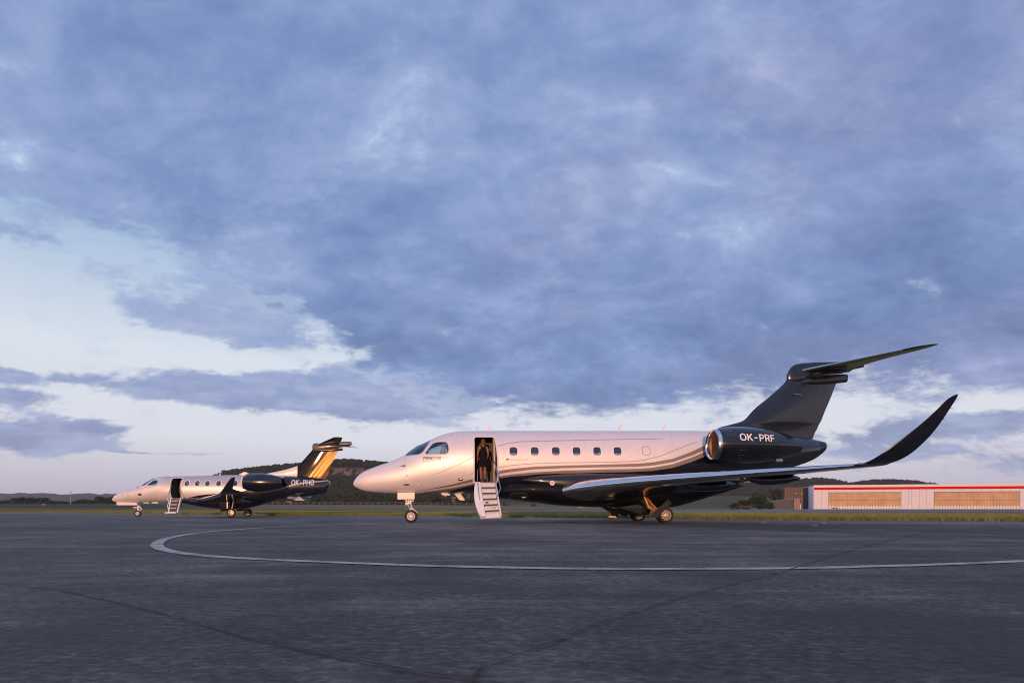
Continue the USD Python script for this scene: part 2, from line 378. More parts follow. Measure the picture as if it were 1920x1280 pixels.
poly = np.vstack([fine_edge, [[fine_edge[-1][0], -140], [-160, -140], [fine_edge[0][0], fine_edge[0][1] - 30]]])
from shapely.geometry import Polygon, LineString
pg = Polygon(poly).buffer(0)
av, af = trimesh.creation.triangulate_polygon(pg, engine='earcut')
def asphalt():
    g = G(); p = g.pos(); x, y, z = g.xyz(p)
    n1 = g.noise(p, .09, 5, .6, .4); n2 = g.noise(p, .55, 6, .62, .5); n3_ = g.noise(p, 3.5, 5, .6, .6)
    st = g.noise(g.n('mapping', 'vector', vector=p, rotation=(0, 0, .42), scale=(.35, 2.4, 1)), .8, 6, .65, .6)
    mid = g.noise(g.n('mapping', 'vector', vector=p, rotation=(0, 0, .3), scale=(.8, 1.25, 1)), 21.0, 5, .68, .4); agg = g.noise(p, 95.0, 3, .7); agg2 = g.noise(p, 240.0, 2, .6)
    vor = g.n('voronoi_texture', 'distance', vector=p, scale=130.0, feature='f1')
    tone = n1 * 1.1 + n2 * .85 + n3_ * .35 + st * .6
    col = g.n('rgb_ramp', 'color', fac=g.lin(tone, 1.25, 1.65), ramp=[(0, (.044, .040, .035)), (.35, (.080, .073, .065)), (.65, (.128, .118, .106)), (1, (.205, .190, .172))])
    col = g.mix(1.0, col, g.n('rgb_ramp', 'color', fac=g.lin(mid, .38, .62), ramp=[(0, (.50, .50, .50)), (.45, (.88, .88, .88)), (.75, (1.2, 1.2, 1.2)), (1, (1.8, 1.8, 1.8))]), 'multiply')
    worn = g.step(st, .52, .70) * g.step(n2, .44, .64)
    col = g.mix(worn * .75, col, (.22, .208, .19))
    dark = g.step(n2, .47, .33) * g.step(n1, .56, .40)
    col = g.mix(dark * .5, col, (.035, .035, .037))
    stone = g.step(vor, .34, .10) * g.step(agg, .40, .66)
    col = g.mix(stone * .75, col, (.19, .185, .18))
    col = g.mix(g.step(agg2, .52, .36) * .5, col, (.016, .016, .018))
    dots = g.n('voronoi_texture', 'distance', vector=p, scale=4.0, feature='f1')
    col = g.mix(g.step(dots, .045, .03) * .8, col, (.25, .25, .24))
    # a paler worn margin along the grass
    h = n3_ * .018 + mid * .018 + agg * .005 + vor * .003
    return g.make('asphalt', g.n('principled_bsdf', 'BSDF', base_color=col, roughness=g.lin(n2 + agg * .3, .3, 1.0, .62, .88), specular_ior_level=.42, normal=g.bump(h, 1.0, .9)))
M['asphalt'] = asphalt()
emit('pavement', np.column_stack([av, np.zeros(len(av))]), af, M['asphalt'], apron, normals=np.tile((0, 0, 1.0), (len(av), 1)))
def ribbon(pts, w0, w1=None, z=.004, jit=0.0, seed=1, step=.06, taper=False):
    ls = LineString(pts); L = ls.length; n = max(8, int(L / step))
    q = np.array([ls.interpolate(t).coords[0] for t in np.linspace(0, L, n)])
    if jit:
        r = np.random.default_rng(seed)
        a = np.linspace(0, L, n)
        off = (meshkit.fbm(np.stack([a * 3.2, a * 0 + seed, a * 0], -1), 6, seed) - .5) * jit * 2
    else: off = np.zeros(n)
    t = np.gradient(q, axis=0); t /= np.linalg.norm(t, axis=1, keepdims=True); nn = np.stack([-t[:, 1], t[:, 0]], 1)
    a = np.linspace(0, L, n)
    w = np.full(n, w0 / 2) if w1 is None else np.interp(a, [0, L], [w0 / 2, w1 / 2])
    if jit: w = w * (.55 + .9 * meshkit.noise(np.stack([a * 6, a * 0 + seed, a * 0], -1), seed))
    c = q + nn * off[:, None]
    v = np.vstack([np.column_stack([c + nn * w[:, None], np.full(n, z)]), np.column_stack([c - nn * w[:, None], np.full(n, z)])])
    i = np.arange(n - 1)
    f = np.vstack([np.stack([i, n + i, n + i + 1], 1), np.stack([i, n + i + 1, i + 1], 1)])
    fn = np.cross(v[f[:, 1]] - v[f[:, 0]], v[f[:, 2]] - v[f[:, 0]]); f[fn[:, 2] < 0] = f[fn[:, 2] < 0][:, ::-1]
    return v, f
def smooth_line(px, n=160):
    w = np.array([on_ground(x, y) for x, y in px]); t = np.concatenate([[0], np.cumsum(np.linalg.norm(np.diff(w, axis=0), axis=1))])
    return PchipInterpolator(t, w)(np.linspace(0, t[-1], n))
line_px = [(860, 979.6), (740, 981), (650, 983), (560, 986), (470, 990.6), (400, 996), (350, 1002), (315, 1009), (298, 1016), (294, 1021), (301, 1028), (328, 1035), (380, 1041.5), (450, 1046.5), (520, 1050), (640, 1055), (760, 1059.5), (860, 1062.5), (960, 1064.5), (1100, 1066.5), (1250, 1067), (1400, 1066.5), (1520, 1065), (1640, 1062), (1760, 1058.5), (1840, 1055.5), (1920, 1052), (2100, 1046), (2400, 1038)]
def line_paint():
    g = G(); p = g.pos()
    n1 = g.noise(p, 40.0, 5, .7); n2 = g.noise(p, 2.0, 4, .6)
    wear = g.step(n1 + (n2 - .5) * 1.3, .46, .60)
    col = g.mix(wear * .8, g.mix(n2, (.42, .39, .33), (.56, .52, .45)), (.14, .135, .128))
    return g.make('line_paint', g.n('principled_bsdf', 'BSDF', base_color=col, roughness=.75, normal=g.bump(n1, .004)))
v, f = ribbon(smooth_line(line_px), .17, z=.0075, step=.1)
emit('painted_line', v, f, line_paint(), apron)
M['crack'] = solid('crack_tar', (.012, .011, .010), .85, var=.5, scale=9)
cracks = [[(-120, 1086), (0, 1095), (50, 1099), (100, 1104), (170, 1118), (300, 1149), (400, 1178), (455, 1195), (520, 1208), (590, 1226), (670, 1240), (750, 1257), (840, 1271), (888, 1277), (960, 1292)],
          [(880, 1284), (888, 1270), (905, 1256), (930, 1243), (965, 1232), (1040, 1205), (1100, 1178), (1200, 1145), (1300, 1114), (1400, 1089), (1440, 1080), (1495, 1064), (1560, 1042), (1640, 1020), (1720, 1000), (1768, 992)],
          [(1400, 1096), (1560, 1107), (1700, 1116), (1920, 1132), (2100, 1146)]]
for k, c in enumerate(cracks):
    w = np.array([on_ground(x, y) for x, y in c])
    v, f = ribbon(w, (.010, .012, .008)[k], (.013, .019, .008)[k], z=.011 if k != 1 else .0115, jit=.010, seed=11 + k, step=.02)
    emit('crack', v, f, M['crack'], apron)
# the paler, older strip of pavement along the grass
def margin_mat():
    g = G(); p = g.pos()
    n1 = g.noise(p, .25, 5, .6); n2 = g.noise(g.n('mapping', 'vector', vector=p, rotation=(0, 0, .5), scale=(.3, 2.0, 1)), 1.0, 6, .65); n3_ = g.noise(p, 18.0, 4, .65)
    t = n1 * .5 + n2 * .6 + n3_ * .4
    col = g.n('rgb_ramp', 'color', fac=g.lin(t, .55, .95), ramp=[(0, (.085, .076, .070)), (.5, (.140, .127, .118)), (1, (.215, .196, .18))])
    return g.make('old_asphalt', g.n('principled_bsdf', 'BSDF', base_color=col, roughness=.8, specular_ior_level=.4, normal=g.bump(n3_, .012)))
inn = fine_edge[::2] - np.array([.48, .877]) * (6.2 + 2.2 * (meshkit.fbm(np.stack([fine_edge[::2, 0] * .35, fine_edge[::2, 0] * 0, fine_edge[::2, 0] * 0], -1), 5, 17) - .5))[:, None]
keep_ = fine_edge[::2, 0] > -120
v2, f2 = trimesh.creation.triangulate_polygon(Polygon(np.vstack([(fine_edge[::2] - np.array([.48, .877]) * .12)[keep_], inn[keep_][::-1]])).buffer(0), engine='earcut')
emit('worn_strip', np.column_stack([v2, np.full(len(v2), .0035)]), f2, margin_mat(), apron, normals=np.tile((0, 0, 1.0), (len(v2), 1)))
# taxiway, and the concrete before the hangar
near = [(660, 956.9), (800, 957.5), (1000, 958.2), (1200, 958.7), (1340, 960), (1600, 960.1), (1920, 959.8), (2600, 959.5)]; far = [(660, 956.4), (800, 956.1), (1000, 955.9), (1200, 955.6), (1340, 955.6), (1600, 954.7), (1920, 954.5), (2600, 954.4)]
def sheet(name, pts, mat, z):
    v, f = trimesh.creation.triangulate_polygon(Polygon(pts).buffer(0), engine='earcut')
    return tag(emit(name, np.column_stack([v, np.full(len(v), z)]), f, mat, normals=np.tile((0, 0, 1.0), (len(v), 1))), kind='structure')
M['concrete'] = solid('old_concrete', (.20, .185, .17), .9, var=.2, scale=.4)
M['taxi_asphalt'] = solid('grey_asphalt', (.125, .120, .118), .9, var=.2, scale=.3)
sheet('taxiway', [on_ground(*q) for q in near] + [on_ground(*q) for q in far[::-1]], M['taxi_asphalt'], .006)
sheet('hangar_forecourt', [(60, 183), (420, 176), (420, 250), (126, 262), (95, 225)], M['concrete'], .006)

# ------------------------------------------------------------------ grass along the apron
def tuft(n, h, seed, spread=.05):
    r = np.random.default_rng(seed); v, f = [], []
    for k in range(n):
        a = r.uniform(0, 2 * PI); b = np.array([r.normal(0, spread), r.normal(0, spread), 0]); L = h * r.uniform(.55, 1.2); d = np.array([math.cos(a), math.sin(a), 0]); s = np.array([-d[1], d[0], 0]) * .006
        m_ = b + d * L * .18 + (0, 0, L * .6); t = b + d * L * .55 + (0, 0, L)
        q = len(v); v += [b - s, b + s, m_ - s * .8, m_ + s * .8, t]; f += [(q, q + 1, q + 3), (q, q + 3, q + 2), (q + 2, q + 3, q + 4)]
    return np.array(v), np.array(f)
def blade_mat(name, a, b):
    g = G(); rnd = g.n('object_info', 'random'); nz = g.noise(g.pos(), .8, 3, .6)
    col = g.mix(g.lin(rnd * .6 + nz * .7, .3, 1.0), a, b)
    d = g.n('diffuse_bsdf', 'BSDF', color=col); t = g.n('translucent_bsdf', 'BSDF', color=col)
    return g.make(name, g.n('mix_closure', 'closure', fac=.3, closure1=d, closure2=t))
M['blade'] = blade_mat('grass_blades', (.17, .20, .055), (.42, .38, .15))
gi = UsdGeom.PointInstancer.Define(stage, numbered('/World/verge_grass')); tag(gi, kind='stuff', label='uneven yellow green grass along the edge of the apron', cat='grass')
for k in range(4):
    v, f = tuft(26, .17, 40 + k, .13); usdkit.mesh(stage, f'/World/verge_grass/tuft_{k:03d}', (v, f), M['blade'])
gi.CreatePrototypesRel().SetTargets([Sdf.Path(f'/World/verge_grass/tuft_{k:03d}') for k in range(4)])
pos, sc = [], []
vis = fine_edge[(fine_edge[:, 0] > -75) & (fine_edge[:, 0] < 40) & (fine_edge[:, 1] > 15)]
nrm_out = np.array([.48, .877])
for k in range(34000):
    a = vis[rng.integers(len(vis))] + rng.normal(0, .25, 2); d = rng.exponential(.35) if k < 9000 else rng.uniform(.1, 1) ** 1.4 * 34
    q = a + nrm_out * (d + .02); pos.append((q[0], q[1], -.02)); sc.append(rng.uniform(.7, 1.35) * (1.15 if k < 9000 else .95))
gi.CreatePositionsAttr(Vt.Vec3fArray.FromNumpy(np.array(pos, np.float32))); gi.CreateProtoIndicesAttr(Vt.IntArray([int(x) for x in rng.integers(0, 4, len(pos))]))
gi.CreateScalesAttr(Vt.Vec3fArray.FromNumpy(np.repeat(np.array(sc, np.float32)[:, None], 3, 1)))
yaw = rng.uniform(0, PI, len(pos)); gi.CreateOrientationsAttr(Vt.QuathArray([Gf.Quath(float(math.cos(a)), 0, 0, float(math.sin(a))) for a in yaw]))
# weeds in the apron's far joints
for k, (x, y) in enumerate(((1545, 981.5), (1571, 983), (1605, 982.5), (1526, 986), (1430, 980.5), (1770, 984.5))):
    w = on_ground(x, y); v, f = tuft(14, .09, 70 + k)
    t_ = thing('weed', 'small green weed growing from a joint in the apron', 'weed', (w[0], w[1], 0), 0, 'weeds in the apron joints')
    emit('leaves', v, f, M['blade'], t_)

# ------------------------------------------------------------------ trees
def foliage(name, dark, light):
    g = G(); p = g.n('texture_coordinate', 'object'); isl = g.n('geometry', 'random_per_island'); rnd = g.n('object_info', 'random')
    nz = g.noise(p, .6, 3, .6)
    col = g.mix(g.lin(nz + (isl - .5) * .6 + (rnd - .5) * .35, .25, .8), dark, light)
    d = g.n('diffuse_bsdf', 'BSDF', color=col); t = g.n('translucent_bsdf', 'BSDF', color=col)
    return g.make(name, g.n('mix_closure', 'closure', fac=.25, closure1=d, closure2=t))
M['leaf'] = foliage('leaf_green', (.042, .060, .026), (.125, .14, .060))
M['leaf_warm'] = foliage('leaf_olive', (.066, .062, .031), (.165, .135, .062))
M['leaf_dark'] = foliage('leaf_dark', (.042, .062, .034), (.118, .134, .064))
M['bark'] = solid('bark', (.06, .047, .036), .9, var=.3)
def crown(seed, n, lobes, size, flat=1.0, low=.30):
    r = np.random.default_rng(seed); L = []
    for k in range(lobes):
        a = r.uniform(0, 2 * PI); h = r.uniform(low, .90); q = r.uniform(.05, .30) * (1.15 - abs(h - .5))
        L.append((np.array([math.cos(a) * q, math.sin(a) * q, h]), r.uniform(.12, .22)))
    v, f = [], []
    for k in range(n):
        c, R = L[r.integers(lobes)]
        d = r.normal(size=3); d /= np.linalg.norm(d); d[2] = abs(d[2]) * .9 - .25 if r.random() < .6 else d[2]
        p = c + d * R * r.uniform(.55, 1.05)
        u = np.cross(d, r.normal(size=3)); u /= np.linalg.norm(u); w = np.cross(d + r.normal(size=3) * .5, u); w /= np.linalg.norm(w)
        s = size * r.uniform(.6, 1.3); q = len(v)
        v += [p - u * s, p - w * s * .7, p + u * s, p + w * s * .7]; f += [(q, q + 1, q + 2), (q, q + 2, q + 3)]
    return np.array(v) * (1, 1, flat), np.array(f), L
def limbs(L, seed):
    ms = [rod((0, 0, -.03), (0.01, 0, .30), .028, .020, 7), rod((.01, 0, .30), (0, .01, .62), .020, .010, 6)]
    for c, R in L[:6]: ms.append(rod((.005, 0, min(.28, c[2] * .6)), tuple(c), .012, .005, 5))
    return cat(*ms)
tree_src = {}
def tree_kind(kind, seed, mat, n=420, lobes=9, size=.045, low=.28):
    v, f, L = crown(seed, n, lobes, size, low=low)
    return v, f, limbs(L, seed), mat
KINDS = {'round_tree': tree_kind('a', 3, 'leaf', 620, 14, .055), 'olive_tree': tree_kind('b', 5, 'leaf_warm', 600, 13, .055), 'dark_tree': tree_kind('c', 8, 'leaf_dark', 620, 14, .055), 'slim_tree': tree_kind('d', 13, 'leaf', 520, 9, .05), 'bush': tree_kind('e', 17, 'leaf_dark', 640, 16, .06, .08), 'olive_bush': tree_kind('f', 19, 'leaf_warm', 640, 16, .06, .08)}
def tree(name, label, x, y_top, half, y_base, Y, kind, group=None, cat_='tree'):
    X = (x - CX) / FPX * Y; zb = EYE + (HY - y_base) / FPX * Y; zb = min(zb, float(terrain(X, Y)) + .3); H = EYE + (HY - y_top) / FPX * Y - zb
    W = 2 * half / FPX * Y / .62
    key = kind
    if key not in tree_src:
        v, f, lim, mt = KINDS[kind]
        src = stage.CreateClassPrim(f'/World/source_{kind}'); src.SetTypeName('Xform'); tree_src[key] = src
        usdkit.mesh(stage, f'{src.GetPath()}/crown', (v, f), M[mt]); usdkit.mesh(stage, f'{src.GetPath()}/trunk', (lim.vertices, lim.faces), M['bark'])
    return copy_of(tree_src[key], name, label, cat_, (X, Y, zb), float(rng.uniform(0, 6.28)), group, (W, W, H))
# ------------------------------------------------------------------ how a jet is laid out: s metres aft of the nose, p metres to port, z up
class Jet:
    def __init__(s, name, label, ox, oy, yaw, group=None):
        s.o, s.c, s.sn = (ox, oy), math.cos(yaw), math.sin(yaw)
        s.root = thing(name, label, 'jet', (ox, oy, 0), yaw)
    def at(s, x, y, p=0.0):
        """The point (s, z) of the jet's lengthwise plane p metres to port that stands at x, y in the photograph."""
        u = (x - CX) / FPX
        # X = ox + t c + p sn ;  Y = oy + t sn - p c ; X = u Y
        t = (u * (s.o[1] - p * s.c) - s.o[0] - p * s.sn) / (s.c - u * s.sn)
        Y = s.o[1] + t * s.sn - p * s.c
        return t, EYE + (HY - y) / FPX * Y
    def pts(s, lst, p=0.0): return [s.at(x, y, p) for x, y in lst]
    def world(s, v):
        v = np.asarray(v, float)
        return np.stack([s.o[0] + v[..., 0] * s.c - v[..., 1] * s.sn, s.o[1] + v[..., 0] * s.sn + v[..., 1] * s.c, v[..., 2]], -1)

class Body:
    """A lofted body along s: top and bottom outline, half width; sections are superellipses. yc: sideways place of its middle (local y)."""
    def __init__(b, top, bot, wid, n=2.15, yc=0.0, nose=True):
        top, bot, wid = (sorted(q) for q in (top, bot, wid))
        b.s0, b.s1 = top[0][0], top[-1][0]
        b.n, b.yc, b.nose = n, yc, nose
        f = (lambda q: np.sqrt(np.maximum(np.asarray(q) - b.s0, 0))) if nose else (lambda q: np.asarray(q, float))
        b.f = f
        mk = lambda q: PchipInterpolator(f([a for a, _ in q]), [c for _, c in q], extrapolate=True)
        b.T, b.B, b.W = mk(top), mk(bot), mk(wid)
        b.lim = [(q[0][0], q[-1][0]) for q in (top, bot, wid)]
    def ev(b, s):
        s = np.clip(s, b.s0, b.s1)
        g = [F(b.f(np.clip(s, lo, hi))) for F, (lo, hi) in zip((b.T, b.B, b.W), b.lim)]
        return (g[0] + g[1]) / 2, np.maximum((g[0] - g[1]) / 2, 1e-3), np.maximum(g[2], 1e-3)
    def side(b, s, z, off=0.0):
        """How far out the surface is at s, z."""
        zc, h, w = b.ev(s)
        q = np.clip(1 - np.abs((z - zc) / (h + off)) ** b.n, 0, 1)
        return (w + off) * q ** (1 / b.n)
    def F(b, v, off=0.0):
        zc, h, w = b.ev(v[:, 0])
        return (np.abs(v[:, 1] - b.yc) / (w + off)) ** b.n + (np.abs(v[:, 2] - zc) / (h + off)) ** b.n
    def normal(b, v):
        e = 2e-3; o = []
        for k in range(3):
            d = np.zeros(3); d[k] = e
            hi, lo = v + d, v - d
            if k == 0:
                hi[:, 0], lo[:, 0] = np.clip(hi[:, 0], b.s0 + 1e-4, b.s1), np.clip(lo[:, 0], b.s0 + 1e-4, b.s1)
            den = (hi[:, k] - lo[:, k]); den[den == 0] = 1
            o.append((b.F(hi) - b.F(lo)) / den)
        n = np.stack(o, 1)
        return n / np.maximum(np.linalg.norm(n, axis=1, keepdims=True), 1e-9)
    def mesh(b, off=0.0, ns=150, nt=88, s0=None, s1=None):
        s0 = b.s0 if s0 is None else s0; s1 = b.s1 if s1 is None else s1
        k = np.linspace(0, 1, ns)
        S = s0 + (s1 - s0) * (np.where(k < .3, (k / .3) ** 2 * .2, .2 + (k - .3) / .7 * .8) if b.nose and s0 == b.s0 else k)
        if b.nose and s0 == b.s0: S[0] = s0 + 2e-4
        zc, h, w = b.ev(S)
        an = np.linspace(0, 2 * PI, nt, endpoint=False)
        ca, sa = np.cos(an), np.sin(an)
        cy, cz = np.sign(ca) * np.abs(ca) ** (2 / b.n), np.sign(sa) * np.abs(sa) ** (2 / b.n)
        v = np.stack([np.repeat(S[:, None], nt, 1), b.yc + (w + off)[:, None] * cy, zc[:, None] + (h + off)[:, None] * cz], -1).reshape(-1, 3)
        i = np.arange(ns - 1)[:, None] * nt; a = np.arange(nt)[None]; a2 = (a + 1) % nt
        A, B_, C, D = i + a, i + a2, i + nt + a2, i + nt + a
        f = np.vstack([np.stack([A, C, B_], -1).reshape(-1, 3), np.stack([A, D, C], -1).reshape(-1, 3)])
        c0, c1 = len(v), len(v) + 1
        v = np.vstack([v, [S[0], b.yc, zc[0]], [S[-1], b.yc, zc[-1]]])
        a = np.arange(nt); a2 = (a + 1) % nt; L = (ns - 1) * nt
        f = np.vstack([f, np.stack([np.full(nt, c0), a, a2], -1), np.stack([np.full(nt, c1), L + a2, L + a], -1)])
        t = trimesh.Trimesh(v, f, process=False)
        if t.volume < 0: t.invert()
        return t
def paint_uv(v): return np.stack([v[:, 0] / 20, v[:, 2] / 10], 1)
def emit_body(name, b, mat, parent, ns=90, nt=72, **k):
    t = b.mesh(ns=ns, nt=nt, **k)
    v = np.array(t.vertices)
    n = b.normal(v); n[-2], n[-1] = (-1, 0, 0), (1, 0, 0)
    # the flat end gets its own corners
    return emit(name, v, t.faces, mat, parent, normals=n, uv=paint_uv(v))
def outline_solid(pts, y0, y1):
    """A prism over an outline in s, z from local y0 to y1."""
    pts = np.array(pts, float)
    if 0.5 * np.sum(pts[:, 0] * np.roll(pts[:, 1], -1) - np.roll(pts[:, 0], -1) * pts[:, 1]) < 0: pts = pts[::-1]
    cs = m3.CrossSection([pts.astype(np.float32)])
    return cs, lambda c: c.extrude(y1 - y0).rotate((90, 0, 0)).translate((0, y1, 0))
def super_outline(c, w, h, n=3.2, k=28):
    a = np.linspace(0, 2 * PI, k, endpoint=False)
    return [(c[0] + w * np.sign(math.cos(t)) * abs(math.cos(t)) ** (2 / n), c[1] + h * np.sign(math.sin(t)) * abs(math.sin(t)) ** (2 / n)) for t in a]
def rounded(pts, r, k=5):
    pts = np.array(pts, float)
    if 0.5 * np.sum(pts[:, 0] * np.roll(pts[:, 1], -1) - np.roll(pts[:, 0], -1) * pts[:, 1]) < 0: pts = pts[::-1]
    cs = m3.CrossSection([pts.astype(np.float32)])
    return cs.offset(-r, m3.JoinType.Round, 2.0, 24).offset(r, m3.JoinType.Round, 2.0, 24)
def on_body(b, name, manifold, mat, parent, tol=0.97, inner_mat=None, inner_name=None, label=None):
    """Splits a cut shell in its painted outside, with the body's true normals, and the rest."""
    q = manifold.to_mesh(); v, f = np.array(q.vert_properties[:, :3], float), np.array(q.tri_verts)
    fn = np.cross(v[f[:, 1]] - v[f[:, 0]], v[f[:, 2]] - v[f[:, 0]])
    c = v[f].mean(1)
    nb = b.normal(c)
    F = b.F(v)
    cosang = (fn * nb).sum(1) / np.maximum(np.linalg.norm(fn, axis=1), 1e-12)
    out = (F[f].min(1) > tol) & (cosang > 0.55)
    made = None
    for sel, nm, mt, sm in ((out, name, mat, True), (~out, inner_name, inner_mat, False)):
        if nm is None or not sel.any(): continue
        ff = f[sel]; used, inv = np.unique(ff, return_inverse=True)
        vv = v[used]; ff = inv.reshape(-1, 3)
        if sm: p = emit(nm, vv, ff, mt, parent, normals=b.normal(vv), uv=paint_uv(vv))
        else: p = emit(nm, vv, ff, mt, parent, smooth=25)
        made = made or p
    return made
def patch(b, name, cs, mat, parent, side=-1, off0=-0.012, off1=-0.004, extr=None):
    """A pane or ring lying in the skin of body b over the outline cs (in s, z)."""
    y0, y1 = (-4.0, -0.05) if side < 0 else (0.05, 4.0)
    pr = cs.extrude(y1 - y0).rotate((90, 0, 0)).translate((0, y1, 0))
    lo, hi = cs.bounds()[0] - .1, cs.bounds()[2] + .1
    lo, hi = max(lo, b.s0 + 3e-4), min(hi, b.s1)
    n = max(6, int((hi - lo) / .06))
    o = man(b.mesh(off1, ns=n, nt=110, s0=lo, s1=hi)); i = man(b.mesh(off0, ns=n, nt=110, s0=lo - .02, s1=hi + .02))
    q = ((o - i) ^ pr).to_mesh()
    v, f = np.array(q.vert_properties[:, :3], float), np.array(q.tri_verts)
    if not len(f): return None
    fn = np.cross(v[f[:, 1]] - v[f[:, 0]], v[f[:, 2]] - v[f[:, 0]]); c = v[f].mean(1); nb = b.normal(c)
    ca = (fn * nb).sum(1) / np.maximum(np.linalg.norm(fn, axis=1), 1e-12)
    vs, fs, ns_, k = [], [], [], 0
    for sel, sg in ((ca > .6, 1), (ca < -.6, -1), (np.abs(ca) <= .6, 0)):
        if not sel.any(): continue
        vv = v[f[sel]].reshape(-1, 3)
        nn = sg * b.normal(vv) if sg else np.repeat(fn[sel] / np.maximum(np.linalg.norm(fn[sel], axis=1, keepdims=True), 1e-12), 3, 0)
        vs.append(vv); ns_.append(nn); fs.append(np.arange(len(vv)).reshape(-1, 3) + k); k += len(vv)
    vv = np.vstack(vs)
    return emit(name, vv, np.vstack(fs), mat, parent, normals=np.vstack(ns_), uv=paint_uv(vv))
def lettering(name, text, b, s, z, height, mat, parent, tilt=0.0, stretch=1.0, off=0.007, bold=True, side=-1):
    """Letters laid on the port side of body b, their left foot at s, z."""
    t = meshkit.text_mesh(text, height, 0.003, bold=bold)
    t = t.subdivide_to_size(0.06)
    v = np.array(t.vertices); v[:, 0] *= stretch
    c, q = math.cos(tilt), math.sin(tilt)
    S, Z = s + v[:, 0] * c - v[:, 1] * q, z + v[:, 0] * q + v[:, 1] * c
    y = b.yc - (b.side(S, Z) + off + v[:, 2])
    return emit(name, np.stack([S, y, Z], 1), t.faces, mat, parent)

# ------------------------------------------------------------------ wings and tails
def foil(t, n=22, camber=0.015):
    x = (1 - np.cos(np.linspace(0, PI, n))) / 2
    yt = 5 * t * (.2969 * np.sqrt(x) - .1260 * x - .3516 * x ** 2 + .2843 * x ** 3 - .1036 * x ** 4)
    yc = camber * 4 * x * (1 - x)
    return np.concatenate([x[::-1], x[1:]]), np.concatenate([(yc + yt)[::-1], (yc - yt)[1:]])
def loft(sections):
    """sections: list of dicts le=(s,y,z), chord, t, up=(0,uy,uz). Returns points (K, M, 3) and normals."""
    P = []
    for q in sections:
        x, yy = foil(q['t'], camber=q.get('camber', .012))
        up = np.array((0, *q.get('up', (0, 1))), float); aft = np.array((1, 0, math.tan(q.get('twist', 0.0))), float)
        P.append(np.array(q['le'], float) + np.outer(x, aft) * q['chord'] + np.outer(yy, up) * q['chord'])
    P = np.array(P)
    du = np.gradient(P, axis=0); dv = np.gradient(P, axis=1)
    n = np.cross(du, dv); n /= np.maximum(np.linalg.norm(n, axis=2, keepdims=True), 1e-9)
    mid = P.mean(1, keepdims=True)
    if ((P - mid) * n).sum() < 0: n = -n
    return P, n
def refine(sections, k):
    """More sections in between, on smooth curves."""
    t = np.arange(len(sections)); tt = np.linspace(0, len(sections) - 1, (len(sections) - 1) * k + 1)
    keys = {'le': [q['le'] for q in sections], 'chord': [q['chord'] for q in sections], 't': [q['t'] for q in sections], 'up': [q.get('up', (0, 1)) for q in sections], 'twist': [q.get('twist', 0.0) for q in sections]}
    f = {a: PchipInterpolator(t, np.array(b, float), axis=0) for a, b in keys.items()}
    return [{a: f[a](x) for a in f} for x in tt]
def emit_loft(name, P, N, mat, parent, k0, k1, j0, j1, cap0=False, cap1=False):
    """The patch of a loft between stations k0..k1 and foil points j0..j1."""
    A, nn = P[k0:k1 + 1, j0:j1 + 1], N[k0:k1 + 1, j0:j1 + 1]
    K, J = A.shape[:2]
    v, n = A.reshape(-1, 3), nn.reshape(-1, 3)
    i = np.arange(K - 1)[:, None] * J; j = np.arange(J - 1)[None]
    a, b, c, d = i + j, i + j + 1, i + J + j + 1, i + J + j
    f = np.vstack([np.stack([a, b, c], -1).reshape(-1, 3), np.stack([a, c, d], -1).reshape(-1, 3)])
    for cap, k in ((cap0, 0), (cap1, K - 1)):
        if cap:
            ring = A[k]; c = ring.mean(0); base = len(v)
            q = np.cross(ring[1] - ring[0], c - ring[0]); other = A[0 if k else K - 1].mean(0) - c
            cn = -other / np.linalg.norm(other)
            v = np.vstack([v, ring, c]); n = np.vstack([n, np.tile(cn, (J + 1, 1))])
            f = np.vstack([f, np.stack([base + np.arange(J - 1), base + np.arange(1, J), np.full(J - 1, base + J)], -1)])
    # wind faces along their normals
    fn = np.cross(v[f[:, 1]] - v[f[:, 0]], v[f[:, 2]] - v[f[:, 0]])
    bad = (fn * n[f].mean(1)).sum(1) < 0
    f[bad] = f[bad][:, ::-1]
    return emit(name, v, f, mat, parent, normals=n, uv=paint_uv(v))
def flip_sections(sec):
    return [{**q, 'le': (q['le'][0], -q['le'][1], q['le'][2]), 'up': (-q.get('up', (0, 1))[0], q.get('up', (0, 1))[1])} for q in sec]

